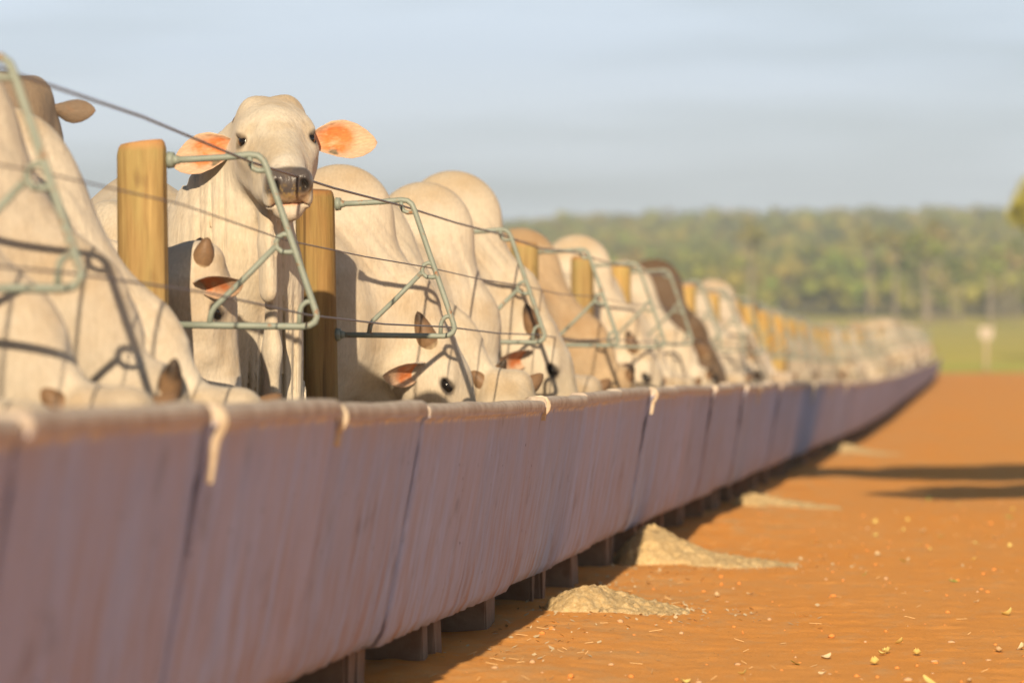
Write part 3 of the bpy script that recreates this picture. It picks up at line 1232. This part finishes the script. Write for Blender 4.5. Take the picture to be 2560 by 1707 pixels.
def horn_mesh(L=.085, r=.030, bend=.25, tip=.55):
    n, seg = 14, 16
    V, Cc = [], []
    for i in range(n):
        t = i / (n - 1)
        rad = r * (1 - t ** 1.7) ** .62 if t < 1 else .0005
        x = L * t
        z = bend * L * t * t
        for k in range(seg):
            a = 2 * math.pi * k / seg
            V.append((x, rad * math.cos(a), z + rad * math.sin(a)))
            c = V3(.24, .145, .075) * (1 - t) + V3(.20, .115, .06) * t
            m = float(smooth(t, tip, tip + .22))
            c = c * (1 - m) + V3(.02, .015, .012) * m
            if t < .12:
                c = V3(.44, .33, .20)
            Cc.append((*c, 0))
    F = [(i * seg + k, i * seg + (k + 1) % seg, (i + 1) * seg + (k + 1) % seg, (i + 1) * seg + k) for i in range(n - 1) for k in range(seg)]
    F = np.array(F)
    return mesh_np("horn", np.array(V), F, True, np.array(Cc), [M['horn']])


def eye_mesh():
    n, seg = 12, 18
    V, F = [], []
    for i in range(n + 1):
        th = math.pi * i / n
        for k in range(seg):
            a = 2 * math.pi * k / seg
            V.append((.0260 * math.sin(th) * math.cos(a), .0195 * math.sin(th) * math.sin(a), .0215 * math.cos(th)))
    for i in range(n):
        for k in range(seg):
            F.append((i * seg + k, i * seg + (k + 1) % seg, (i + 1) * seg + (k + 1) % seg, (i + 1) * seg + k))
    return mesh_np("eye", np.array(V), np.array(F), True, None, [M['eye']])


EYE = eye_mesh()
EARS = [ear_mesh(seed=1), ear_mesh(seed=2, spot=False, L=.19), ear_mesh(seed=3, spot=False, cup=1.35, L=.185), ear_mesh(seed=4, spot=True, L=.20)]
HORNS = [horn_mesh(.095, .030), horn_mesh(.085, .036, .1, .9), horn_mesh(.120, .039, .25, .68)]


def frame_mat(loc, d, n):
    x = unit(d)
    z = np.asarray(n, float)
    z = unit(z - x * (z @ x))
    y = np.cross(z, x)
    return Matrix(((x[0], y[0], z[0], loc[0]), (x[1], y[1], z[1], loc[1]), (x[2], y[2], z[2], loc[2]), (0, 0, 0, 1)))


def make_cow(ps, h, lo=(-1.85, -.50, -.03), hi=(.85, .50, 1.75)):
    Vv, Q = surface_nets(ps, lo, hi, h)
    me = mesh_np("cow_body", Vv, Q, True, coat_colors(Vv, ps), [M['coat']])
    root = bpy.data.objects.new("cow", None)
    COL.objects.link(root)
    link("body", me, root)
    for s in (1, -1):
        ed, en = ps['ears'][0 if s > 0 else 1]
        loc = head_pt(ps, ps.get('ear_u', .085), s * .092, ps.get('ear_w', -.085))
        o = link("ear", EARS[ps.get('ear_kind', (1, 1))[0 if s > 0 else 1]], root)
        m = frame_mat(loc, head_dir(ps, *ed), head_dir(ps, *en))
        if ps.get('ear_flip', (0, 0))[0 if s > 0 else 1]:
            m = m @ Matrix.Diagonal((1, -1, 1, 1))
        o.matrix_local = m @ Matrix.Scale(ps.get('ear_scale', 1.), 4)
        if ps.get('horns', True):
            hd = ps.get('horn_dir', (-.55, .80, .25))
            loc = head_pt(ps, ps.get('horn_u', .035), s * ps.get('horn_v', .070), -.050)
            o = link("horn", HORNS[ps.get('horn_kind', 0)], root)
            o.matrix_local = frame_mat(loc, head_dir(ps, hd[0], s * hd[1], hd[2]), head_dir(ps, -.8, -s * .3, .2))
        loc = head_pt(ps, .187, s * .088, -.045)
        o = link("eye", EYE, root)
        o.matrix_local = frame_mat(loc, ps['u'], ps['w'])
    return root


DROOP = (((.15, .70, -.70), (.75, .55, .3)), ((.15, -.70, -.70), (.75, -.55, .3)))
SIDE = (((.05, .98, -.25), (.7, .1, .6)), ((.05, -.98, -.25), (.7, -.1, .6)))

# 1) grazing head straight down into the trough, seen from the side
P_FEED = make_pose((.255, 0, .945), (.36, 0, -.93), hump=(-.08, 1.33), neck=[(V3(-.12, 0, 1.06), .26), (V3(.06, 0, .975), .185), (V3(.165, 0, .865), .115)],
                   nlat=.52, ears=DROOP, ear_kind=(2, 2), fold_amp=.012, fold_dir=unit((.7, .2, .6)), fold_freq=135, horn_kind=2, horn_dir=(-.85, .50, -.05))
# 2) head pushed farther into the trough and turned towards the camera, both horns showing
P_LOW = make_pose((.385, -.03, .80), (.12, -.50, -.85), v=(.92, .36, .06), hump=(-.14, 1.285),
                  neck=[(V3(-.13, 0, 1.03), .25), (V3(.12, .01, .87), .160), (V3(.29, .0, .715), .092)],
                  nlat=.52, ears=(((-.1, .62, -.75), (.7, .3, .3)), ((-.1, -.80, -.5), (.7, -.1, .6))), ear_kind=(1, 1), fold_amp=.011, fold_dir=unit((.7, .2, .6)),
                  fold_freq=135, horn_kind=1, horn_dir=(-.45, .80, .35), tan=.95)
# 3) head low, turned away
P_AWAY = make_pose((.335, .03, .82), (.18, .42, -.87), v=(-.80, .55, .0), hump=(-.12, 1.32),
                   neck=[(V3(-.12, 0, 1.05), .26), (V3(.12, .01, .90), .175), (V3(.255, .02, .755), .11)],
                   nlat=.52, ears=(((-.1, .8, -.5), (.7, .1, .6)), ((.0, -.72, -.65), (.8, -.2, .2))), ear_kind=(1, 1), fold_amp=.011, fold_dir=unit((.7, -.2, .6)),
                   fold_freq=135, horn_kind=0, horn_dir=(-.7, .65, .2))
# 3b) neck hanging steeply behind the wires
P_STEEP = make_pose((.125, .03, .84), (-.05, .40, -.90), v=(-.85, .50, .0), hump=(-.08, 1.33),
                    neck=[(V3(-.15, 0, 1.06), .275), (V3(-.02, 0, .95), .20), (V3(.05, .02, .78), .12)],
                    nlat=.55, ears=(((-.1, .8, -.5), (.7, .1, .6)), ((.0, -.72, -.65), (.8, -.2, .2))), ear_kind=(1, 1), fold_amp=.012, fold_dir=unit((.9, -.2, .3)),
                    fold_freq=135, horn_kind=0, horn_dir=(-.7, .65, .2))
# 4) reaching over with the head half raised
P_REACH = make_pose((.335, .0, 1.285), (.20, .10, -.97), v=(-.30, .95, .0), hump=(-.22, 1.30), neck0=(-.16, 0, 1.0),
                    neck=[(V3(-.18, 0, 1.03), .26), (V3(.07, 0, 1.10), .19), (V3(.24, .0, 1.16), .125)],
                    ears=(((.1, .9, -.3), (.8, 0, .5)), ((.12, -.72, .50), (.6, -.5, -.5))), ear_kind=(1, 2), fold_amp=.011, fold_dir=unit((.5, .5, .2)), fold_freq=135,
                    horn_kind=1, horn_dir=(-.75, .45, .35))
# 5) the cow that looks into the camera
P_LOOK = make_pose((.395, -.025, 1.570), (.783, -.390, -.43), v=(.445, .895, .075), hump=(-.34, 1.21), sx=-.02,
                   neck=[(V3(.05, -.01, .92), .29), (V3(.17, -.02, 1.15), .235), (V3(.28, -.02, 1.34), .165), (V3(.355, -.012, 1.445), .120)],
                   nside=unit((.25, 1, 0)), nlat=.74,
                   folds=[((.46, -.08, 1.33), (.50, -.10, 1.16), .036, .040, .045), ((.50, -.10, 1.16), (.49, -.085, 1.03), .040, .037, .02),
                          ((.445, -.05, 1.06), (.43, -.035, .86), .026, .030, .04), ((.43, -.035, .86), (.39, -.01, .62), .030, .036, .05),
                          ((.24, .10, 1.05), (.22, .13, .70), .11, .13, .12)],
                   ears=(((-.02, .98, .10), (.77, .05, .62)), ((-.16, -.90, -.14), (.68, -.50, .52))), ear_kind=(0, 3), ear_flip=(0, 1), ear_w=-.105,
                   fold_amp=.014, fold_dir=unit((.55, .95, .0)), fold_freq=190, horns=True, horn_kind=1, horn_dir=(-.80, .50, -.35), horn_u=.045, horn_v=.060, tan=.5)
# 6) dark animal with its head up, seen from behind
P_BACK = make_pose((.28, .05, 1.575), (-.28, .85, -.42), v=(-.94, -.30, .0), hump=(-.20, 1.30),
                   neck=[(V3(-.10, 0, 1.08), .25), (V3(.10, .0, 1.27), .17), (V3(.24, .03, 1.46), .125)],
                   ears=(((-.1, .9, -.3), (.6, 0, .6)), ((.22, -.92, -.10), (.9, .0, .25))), ear_kind=(2, 2), ear_scale=.62, ear_u=.035, ear_w=-.06, horns=False, brown=.72, fold_amp=.004, fold_dir=unit((1, .3, 0)))

HG = "humped white cattle feeding along the trough"


def put(root, x, y, rz, tint=(1, 1, 1), sc=1.0, label=None, dz=0., ear=None):
    root.location = (x, y, float(pen(y)) + dz)
    root.rotation_euler = (0, 0, R(rz))
    root.scale = tuple(sc) if hasattr(sc, '__len__') else (sc, sc, sc)
    for ch in root.children:
        if ch.name.startswith("body") or ch.name.startswith("ear"):
            ch.color = (*(ear if ear and ch.name.startswith("ear") else tint), 1)
    tag(root, label, "cow", HG)
    return root


look = put(make_cow(P_LOOK, .0056), -2.25, 10.32, -45, (1.05, 1.04, 1.0), 1.0,
           "white cow with raised head looking straight at the camera, orange ears spread")
feed, low, away = make_cow(P_FEED, .0082), make_cow(P_LOW, .0125), make_cow(P_AWAY, .0125)
protos = [feed, low, away]
used = set()


def cow(kind, *a, **k):
    root = protos[kind] if kind not in used else copy_tree(protos[kind])
    used.add(kind)
    return put(root, *a, **k)


put(make_cow(P_REACH, .0095), -2.315, 9.42, 0, (1.0, .97, .93), .88,
    "smaller pale cow with lowered head just right of the nearest whole yellow post")
put(make_cow(P_BACK, .0125), -2.72, 8.95, 0, (.80, .78, .76), .985,
    "dark grey brown animal seen from behind over the pale necks at the upper left edge", 0., (.36, .29, .24))
# by the left edge, out of focus
cow(1, -2.09, 4.95, -3, (.97, .95, .92), 1.0, "pale cow feeding nearest the camera at the lower left corner, heavily blurred", -.045)
cow(2, -2.10, 5.62, 2, (.98, .96, .93), .99, "second nearest blurred cow, its neck low at the left edge behind the nearest one", -.045)
cow(1, -2.08, 6.28, -2, (1.0, .97, .92), .98, "blurred feeding cow whose neck is crossed by the shadow of the nearest bracket", -.045)
cow(1, -2.07, 6.90, 3, (.96, .93, .89), 1.01, "blurred feeding cow with tall hump at the left edge behind the nearest bracket", -.045)
cow(2, -2.085, 7.48, -3, (.90, .87, .83), 1.04, "blurred cow with greyish neck running down from the top left corner", -.045)
cow(1, -2.10, 8.16, 0, (1.04, 1.02, .98), 1.0, "pale sunlit cow whose neck slopes down in front of the nearest whole post", -.045)
# beyond the looking cow
cow(0, -2.06, 12.14, 0, (1.0, .97, .92), 1.0, "feeding cow behind the second whole bracket with one eye and dark tipped horn showing")
cow(1, -2.05, 12.78, 4, (1.0, .98, .93), 1.0, "cow whose poll with two short brown horns shows just above the trough rim")
marked = put(make_cow(P_STEEP, .0125), -1.95, 13.3, 0, (1.03, 1.01, .97), 1.0, "white humped cow with green paint marks on its shoulder behind the feeding pair")
cow(0, -2.0, 14.45, 3, (1.0, .98, .93), 1.07, "tall cow whose hump stands highest behind the third bracket")
cow(1, -2.09, 15.75, -4, (.93, .90, .86), .97, "greyish cow with small horn at the rim by the fourth bracket")
cow(2, -2.06, 17.35, 2, (.80, .66, .50), 1.0, "cow with brown hump behind the fourth bracket and orange lit post")
cow(0, -2.04, 19.3, -3, (1.06, 1.03, .98), 1.02, "cow with smooth white hump standing clear against the green hillside")
cow(1, -2.06, 20.6, 5, (.95, .93, .9), .97, "pale cow feeding between the white hump and the dark brown cow")
cow(2, -2.05, 22.4, 0, (1.04, 1.02, .98), 1.0, "white cow with its hump tip beside the dark brown cow")
dark = cow(0, -1.98, 23.3, 4, (.26, .20, .16), 1.02, "dark brown cow among the white ones beyond the sixth bracket", 0., (.7, .5, .4))
cow(1, -2.05, 24.9, -6, (1.03, 1.0, .96), 1.0, "white cow just beyond the dark brown cow")
cow(2, -2.05, 27.2, 3, (1.0, .98, .95), 1.0, "pale cow left of the thin yellow post beyond the brown cow")
cow(0, -2.03, 29.2, -4, (.98, .95, .92), 1.04, "pale cow with its hump right of the thin yellow post")
y = 30.6
while y < 129:
    k = rng.choice([0, 1, 1, 2, 2])
    t = rng.choice([rng.uniform(.95, 1.10), rng.uniform(.95, 1.10), rng.uniform(.62, .85)])
    if not (31.8 < y < 37 or 39.5 < y < 41.5 or 44 < y < 50 or 54 < y < 56.5 or 62 < y < 65 or 73 < y < 76):
        cow(k, -2.05 + rng.uniform(-.06, .05), y, rng.uniform(-7, 7), (t, t * rng.uniform(.96, .99), t * rng.uniform(.89, .97)), (rng.uniform(.93, 1.06), rng.uniform(.95, 1.08), rng.uniform(.93, 1.05)),
            "pale cow feeding in the far blurred part of the row")
    y += rng.uniform(.85, 2.6) if y < 70 else rng.uniform(1.1, 2.8)

# faded green paint marks on one shoulder, laid on the hide
bodyv = np.array([v.co[:] for v in next(c for c in marked.children if c.name.startswith("body")).data.vertices])
bodyv = bodyv[bodyv[:, 1] < -.01]


def hide_y(x, z):
    i = np.argmin((bodyv[:, 0] - x) ** 2 + (bodyv[:, 2] - z) ** 2)
    return bodyv[i, 1] - .004


mb = MB()
for cx, cz, rx, rz_ in ((-.235, 1.365, .045, .020), (-.30, 1.395, .03, .016)):
    pts = []
    for i in range(15):
        an = 2 * math.pi * i / 14
        x, z = cx + rx * math.cos(an), cz + rz_ * math.sin(an) + .012 * math.cos(an)
        pts.append((x, hide_y(x, z), z))
    mb.tube(pts, .0055, 6)
link("paint_mark", mb.mesh("paint_mark", [mat_plain("green_marking_paint", (.22, .50, .30), .8)]), marked)

# ------------------------------------------------------------------ spilled feed, leaves, straw and stones on the dirt
def pile(cx, cy, rx, ry, hgt, seed, tail=.5):
    nx_, ny_ = 120, 84
    u_ = np.linspace(-1, 1, nx_)
    v_ = np.linspace(-1, 1, ny_)
    U, W = np.meshgrid(u_, v_, indexing='ij')
    U, W = U.ravel(), W.ravel()
    X = cx + rx * np.where(U > 0, U * (1 + tail), U)
    Yp = cy + ry * W
    r = np.sqrt(U ** 2 + W ** 2)
    prof = np.where(U > 0, np.exp(-U * 2.6), np.clip(1 - U ** 2 * 1.05, 0, 1)) * np.clip(1 - W ** 2, 0, 1) ** .8
    P = np.stack([X, Yp, np.zeros_like(X)], 1)
    z = hgt * prof * (.8 + .4 * vnoise(P, 11, seed)) + (vnoise(P, 32, seed) - .5) * .022 * np.clip(prof * 8, 0, 1) + (vnoise(P, 85, seed + 1) - .5) * .016 * np.clip(prof * 8, .2, 1)
    Z = gz(Yp) + near_relief(X, Yp) + z - .006 - .03 * smooth(r, .85, 1.05)
    i = (np.arange(nx_ - 1)[:, None] * ny_ + np.arange(ny_ - 1)[None, :]).ravel()
    F = np.stack([i, i + ny_, i + ny_ + 1, i + 1], 1)
    return mesh_np("feed_pile", np.stack([X, Yp, Z], 1), F, True, None, [M['feed']])


for a, lab in (((-1.235, 11.75, .19, .36, .085, 3, .8), "low crumbly beige feed heap on the red dirt nearest the camera"),
               ((-1.33, 14.9, .19, .34, .135, 4, 2.4), "steep beige feed heap against the trough with a tail onto the dirt"),
               ((-1.30, 21.3, .16, .35, .06, 6, 2.6), "thin low beige feed heap beyond the steep one"),
               ((-1.34, 36.5, .22, .6, .08, 7, 2.0), "small far feed heap beside the dark shadow of the tree")):
    link("feed_pile", pile(*a), label=lab, cat="feed heap", group="heaps of spilled feed at the foot of the trough")


def ground_z(x, y):
    xa, ya = np.array([x]), np.array([y])
    return float(gz(y)) + float(near_relief(xa, ya)[0])


def leaf_mesh(L, W, curl, mat):
    V, F = [], []
    n = 7
    for i in range(n):
        s = i / (n - 1)
        hw = W * math.sin(math.pi * (s * .92 + .04)) ** .8
        for t in (-1, 0, 1):
            V.append(((s - .5) * L, t * hw, curl * (abs(t) * .35 + (s - .5) ** 2 * 2) * W + .003))
    for i in range(n - 1):
        for k in range(2):
            a = i * 3 + k
            F.append((a, a + 3, a + 4, a + 1))
    me = mesh_np("leaf", np.array(V), np.array(F), True, None, [mat])
    return me


lm = [leaf_mesh(.075, .016, .9, M['leaf_y']), leaf_mesh(.06, .018, 1.3, M['leaf_p']), leaf_mesh(.065, .014, .6, M['leaf_g']), leaf_mesh(.05, .02, 1.6, M['leaf_y'])]
lkinds = ["dry yellow leaf lying on the red dirt", "bleached curled leaf lying on the red dirt", "greenish leaf lying on the red dirt", "small crumpled yellow leaf on the red dirt"]
for i in range(62):
    y = 9.2 + 15 * rng.random() ** 1.5
    xr = .0122 * y + .25
    x = rng.uniform(-1.15 if y < 12 else -.95, xr) if rng.random() < .5 else rng.uniform(-.45, xr)
    k = rng.choice([0, 1, 1, 2, 3, 3])
    o = link("fallen_leaf", lm[k], None, (x, y, ground_z(x, y) + .002), lkinds[k], "leaf", lkinds[k].split(" lying")[0].split(" on")[0] + "s scattered on the dirt")
    o.rotation_euler = (R(rng.uniform(-25, 25)), R(rng.uniform(-30, 30)), rng.uniform(0, 6.28))
    s = rng.uniform(.35, .75)
    o.scale = (s, s, s)

_ICO_V, _ICO_F = None, None


def ico(sub):
    import bmesh
    bm = bmesh.new()
    bmesh.ops.create_icosphere(bm, subdivisions=sub, radius=1)
    V = np.array([v.co[:] for v in bm.verts])
    F = np.array([[v.index for v in f.verts] for f in bm.faces])
    bm.free()
    return V, F


iv, if_ = ico(1)


def scatter(name, n, smin_, smax_, mat, flat, seed, lab):
    r = np.random.default_rng(seed)
    VV, FF = [], []
    for i in range(n):
        y = 9.0 + 14 * r.random() ** 1.6
        x = r.uniform(-1.32, .0122 * y + .3)
        s = smin_ + (smax_ - smin_) * r.random() ** 3
        sc = np.array([s * r.uniform(.7, 1.4), s * r.uniform(.7, 1.4), s * flat * r.uniform(.6, 1.2)])
        v = iv * (1 + .35 * (r.random((len(iv), 1)) - .5)) * sc
        VV.append(v + [x, y, ground_z(x, y) + sc[2] * .3])
        FF.append(if_ + i * len(iv))
    link(name, mesh_np(name, np.concatenate(VV), np.concatenate(FF), True, None, [mat]), kind="stuff", label=lab)


scatter("gravel", 130, .003, .011, M['stone'], .7, 21, "small pebbles strewn over the red dirt")
scatter("dirt_clods", 420, .002, .012, M['clod'], .7, 22, "crumbs and clods of red dirt")
VV, FF = [], []
r_ = np.random.default_rng(8)
for i in range(150):
    y = 9.0 + 10 * r_.random() ** 1.6
    x = r_.uniform(-1.35, .0122 * y + .2) if r_.random() < .5 else r_.uniform(-1.40, -1.0)
    L, a = r_.uniform(.010, .045), r_.uniform(0, 3.14)
    dx, dy = math.cos(a) * L, math.sin(a) * L
    z = ground_z(x, y) + .003
    wv = .0009
    px, py = -math.sin(a) * wv, math.cos(a) * wv
    k = len(VV)
    zt = z + r_.uniform(0, .010)
    for (sx_, sy_, zz) in ((0, 0, z), (dx, dy, zt)):
        for (ox, oz) in ((-1, 0), (1, 0), (0, 1.6)):
            VV.append((x + sx_ + px * ox, y + sy_ + py * ox, zz + oz * wv))
    FF += [(k, k + 1, k + 4, k + 3), (k + 1, k + 2, k + 5, k + 4), (k + 2, k, k + 3, k + 5)]
link("straw_litter", mesh_np("straw_litter", np.array(VV), np.array(FF), False, None, [M['straw']]), kind="stuff", label="bits of straw littering the dirt by the trough")

VV, FF = [], []
r_ = np.random.default_rng(31)
heaps = ((-1.15, 11.75, .26, .30, 330), (-1.12, 14.9, .36, .30, 260), (-1.25, 12.8, .14, 3.2, 420))
for hx_, hy_, sx_, sy_, n_ in heaps:
    for i in range(n_):
        x, y = hx_ + r_.normal() * sx_, hy_ + (r_.normal() * sy_ if n_ < 400 else r_.uniform(-sy_, sy_))
        if y < 9.1 or x < -1.5:
            continue
        L, a, q = r_.uniform(.004, .014), r_.uniform(0, 6.28), r_.uniform(.3, .8)
        c_, s_ = math.cos(a), math.sin(a)
        z = ground_z(x, y) + .004
        t = r_.uniform(-.6, .6) * L
        k = len(VV)
        for (e1, e2) in ((-1, 0), (0, -q), (1, 0), (0, q)):
            VV.append((x + (e1 * c_ - e2 * s_) * L, y + (e1 * s_ + e2 * c_) * L, z + e1 * t))
        FF.append((k, k + 1, k + 2, k + 3))
link("feed_flakes", mesh_np("feed_flakes", np.array(VV), np.array(FF), False, None, [M['leaf_p']]), kind="stuff", label="loose feed flakes thinning out round the heaps on the dirt")

# ------------------------------------------------------------------ trees
def crown_lumps(r, n, rad, hgt, zc, col, sub=1, squash=.8, jag=.5):
    VV, FF, CC = [], [], []
    V0, F0 = (iv, if_) if sub == 1 else ico(sub)
    k = 0
    for i in range(n):
        th, ph = r.uniform(0, 6.28), r.uniform(-1, 1)
        q = r.random() ** .45
        c = np.array([math.cos(th) * rad * q * math.sqrt(1 - ph * ph * .8), math.sin(th) * rad * q * math.sqrt(1 - ph * ph * .8), zc + ph * hgt * .5 * q])
        s = rad * r.uniform(.26, .5)
        v = V0 * (1 + jag * (r.random((len(V0), 1)) - .5)) * [s, s, s * squash] + c
        VV.append(v)
        FF.append(F0 + k)
        k += len(V0)
        CC.append(np.tile(np.array([*(np.array(col) * r.uniform(.7, 1.35) * [1, r.uniform(.92, 1.08), 1]), 1]), (len(V0), 1)))
    return np.concatenate(VV), np.concatenate(FF), np.concatenate(CC)


GREENS = [(a_ * 1.38, b_ * 1.27, c_ * .8) for a_, b_, c_ in [(.165, .185, .045), (.14, .165, .045), (.21, .22, .055), (.24, .225, .065), (.13, .145, .05), (.235, .225, .075), (.16, .21, .055)]]
r_ = np.random.default_rng(77)
AV, AF, AC, k = [], [], [], 0
for i in range(7600):
    D = 585 + 1330 * r_.random() ** .8
    x = (r_.uniform(-.26, .10) if i < 4600 else r_.uniform(-.62, -.25) if i < 6400 else r_.uniform(.09, .30)) * D
    size = r_.uniform(2.6, 5.2) * (1.0 if D < 1500 else 1.15)
    col = GREENS[int(r_.integers(0, 7))] if r_.random() < .72 else GREENS[int(vnoise(np.array([[x, D * .4, 0]]), .02, 3)[0] * 6.9)]
    v, f, c = crown_lumps(r_, 3 if i >= 4600 else 4 if D > 900 else 6, size, size * 1.3, size * 1.05, col)
    z0 = float(far_z(np.array([x]), np.array([D]))[0])
    AV.append(v + [x, D, z0])
    AF.append(f + k)
    AC.append(c)
    k += len(v)
link("woodland", mesh_np("woodland", np.concatenate(AV), np.concatenate(AF), True, np.concatenate(AC), [M['foliage']]), kind="stuff",
     label="blurred scrub woodland covering the hillside")

# pale stemmed trees standing at the edge of the pasture
def trunk_mesh(h, rad, mat, r):
    mb = MB()
    p = [(0, 0, -.3)]
    for i in range(1, 7):
        p.append((r.uniform(-.15, .15), r.uniform(-.15, .15), h * i / 6))
    mb.tube(p, [rad * (1 - .09 * i) for i in range(7)], 8)
    for b in range(4):
        z = h * r.uniform(.6, .95)
        a = r.uniform(0, 6.28)
        mb.tube([(0, 0, z), (math.cos(a) * h * .10, math.sin(a) * h * .10, z + h * .10), (math.cos(a) * h * .17, math.sin(a) * h * .17, z + h * .24)], [rad * .5, rad * .35, rad * .15], 6)
    return mb.mesh("trunk", [mat])


rr = random.Random(4)
tvar = []
for s in range(4):
    r2 = np.random.default_rng(100 + s)
    hh = (9, 11, 7.5, 10)[s]
    v, f, c = crown_lumps(r2, 16, 2.1, 3.8, hh + .6, ((.22, .25, .06), (.27, .25, .08), (.18, .22, .055), (.30, .24, .10))[s], 1, .8, .7)
    tvar.append((trunk_mesh(hh, .24, M['pale_bark'], random.Random(s)), mesh_np("crown", v, f, True, c, [M['foliage']])))
for i in range(22):
    D = rr.uniform(525, 590)
    x = (rr.uniform(-70, 22) if i < 10 else rr.uniform(-16, 13))
    e = bpy.data.objects.new("pale_stemmed_tree", None)
    COL.objects.link(e)
    e.location = (x, D, float(far_z(np.array([x]), np.array([D]))[0]))
    s = rr.uniform(.75, 1.2)
    e.scale = (s, s, s)
    e.rotation_euler.z = rr.uniform(0, 6.28)
    tag(e, "thin pale stemmed tree at the far edge of the pasture", "tree", "pale stemmed trees along the pasture edge")
    t_, c_ = tvar[i % 4]
    link("trunk", t_, e)
    link("crown", c_, e)


def leaf_crown(seed, lumps, nleaf, size, col):
    """thousands of small leaf faces spread through several clumps"""
    r = np.random.default_rng(seed)
    VV, CC = [], []
    for (c, s) in lumps:
        n = int(nleaf)
        d = r.normal(size=(n, 3))
        d /= np.linalg.norm(d, axis=1)[:, None]
        p = np.array(c) + d * np.array(s) * (r.random((n, 1)) ** .4)
        a = r.normal(size=(n, 3))
        a /= np.linalg.norm(a, axis=1)[:, None]
        b = np.cross(a, r.normal(size=(n, 3)))
        b /= np.linalg.norm(b, axis=1)[:, None]
        L = size * r.uniform(.6, 1.3, (n, 1))
        quad = np.stack([p - a * L, p + b * L * .4, p + a * L, p - b * L * .4], 1)
        VV.append(quad.reshape(-1, 3))
        cc = np.array(col) * r.uniform(.7, 1.4, (n, 1)) * np.array([1, 1, 1])
        CC.append(np.repeat(np.concatenate([cc, np.ones((n, 1))], 1), 4, 0))
    V = np.concatenate(VV)
    F = np.arange(len(V)).reshape(-1, 4)
    return mesh_np("crown", V, F, False, np.concatenate(CC), [M['foliage']])


# tree whose crown just reaches into the right edge of the view
e = bpy.data.objects.new("leafy_tree", None)
COL.objects.link(e)
e.location = (4.35, 190, 1.35)
tag(e, "yellow green tree cut off by the right edge of the view", "tree")
lumps = [((rr.uniform(-1.6, 1.6), rr.uniform(-1.6, 1.6), 8.0 + rr.uniform(-1.3, 1.2)), (1.2, 1.2, .9)) for _ in range(14)]
lumps += [((-2.0, 0, 7.6), (.9, .9, .7)), ((-1.9, .5, 8.2), (.8, .9, .6))]
link("crown", leaf_crown(5, lumps, 420, .16, (.46, .42, .06)), e)
link("trunk", trunk_mesh(7.6, .22, M['dark_bark'], random.Random(9)), e)

# roadside tree standing beside the camera's right hand; its crown throws the shadow across the dirt
e = bpy.data.objects.new("shade_tree", None)
COL.objects.link(e)
e.location = (3.4, 14.2, 0)
tag(e, "roadside tree right of the view whose spreading branches shade the dirt", "tree")
lumps = []
for (x0, x1, zlo, zhi, n, taper) in ((-4.4, 3.0, 4.65, 7.3, 300, 1.7), (-3.5, 3.0, 3.35, 4.6, 120, 1.2), (-3.15, 3.0, 3.4, 5.8, 170, 1.6)):
    zm = (zlo + zhi) / 2
    for i in range(n):
        t = rr.random() ** .85
        x = x0 + (x1 - x0) * t
        half = (zhi - zlo) / 2 * min(1, .12 + taper * t)
        lumps.append(((x, rr.uniform(-.9, .9), zm + rr.uniform(-1, 1) * half), (.34, .36, .16 + .10 * t)))
link("crown", leaf_crown(6, lumps, 240, .085, (.09, .12, .025)), e)
mb = MB()
mb.tube([(0, 0, -.3), (.05, 0, 1.5), (0, .05, 3.0), (.1, 0, 4.4), (.1, 0, 6.9)], [.20, .17, .14, .10, .05], 12)
for zb in (6.0, 4.3):
    mb.tube([(0, 0, zb - 1.2), (-1.0, .1, zb - .35), (-2.3, 0, zb - .05), (-3.5, .1, zb)], [.08, .06, .035, .012], 8)
    mb.tube([(0, 0, zb - 1.2), (1.0, -.1, zb - .35), (2.4, 0, zb)], [.08, .06, .02], 8)
link("trunk", mb.mesh("trunk", [M['dark_bark']]), e)

# ------------------------------------------------------------------ white sign beyond the end of the trough
e = bpy.data.objects.new("sign_post", None)
COL.objects.link(e)
e.location = (.34, 152, float(gz(152)))
tag(e, "small white board on a pale post at the start of the grass", "sign")
mb = MB()
mb.box((0, 0, 1.62), (.56, .05, .52))
link("board", mb.mesh("board", [M['white']], False, .01), e)
mb = MB()
mb.tube([(0, .06, -.2), (0, .06, .9), (0, .06, 1.8)], .10, 10)
link("post", mb.mesh("sign_pole", [mat_bark("weathered_pole", (.46, .38, .26), (.36, .29, .18))]), e)

# pale water tank glinting on the ridge
e = bpy.data.objects.new("water_tower", None)
COL.objects.link(e)
D = 1500
X_ = -(2247 - 1675) / 8287 * D * .99
e.location = (X_, D, float(far_z(np.array([X_]), np.array([D]))[0]))
tag(e, "tiny pale tank standing up out of the trees on the ridge", "water tower")
mb = MB()
mb.tube([(0, 0, 6), (0, 0, 6.3), (0, 0, 10.5), (0, 0, 11.2)], [2.0, 2.4, 2.4, .3], 16)
link("tank", mb.mesh("tank", [M['white']]), e)
for a in range(4):
    mb = MB()
    mb.tube([(1.6 * math.cos(a * 1.571), 1.6 * math.sin(a * 1.571), -1), (1.6 * math.cos(a * 1.571), 1.6 * math.sin(a * 1.571), 6.4)], .15, 6)
    link("leg", mb.mesh("leg", [M['white']]), e)

# ------------------------------------------------------------------ air
mb = MB()
mb.box((-50, 1590, 44.0), (1850, 3260, 240.0))
hz_m = bpy.data.materials.new("haze_air")
hz_m.use_nodes = True
ht = hz_m.node_tree
ht.nodes.remove(ht.nodes["Principled BSDF"])
pv = ht.nodes.new("ShaderNodeVolumePrincipled")
pv.inputs['Color'].default_value = (.74, .87, 1.0, 1)
pv.inputs['Density'].default_value = .00055
pv.inputs['Anisotropy'].default_value = .0
ht.links.new(pv.outputs['Volume'], ht.nodes["Material Output"].inputs['Volume'])
hz = link("haze", mb.mesh("haze", [hz_m], False), kind="stuff")
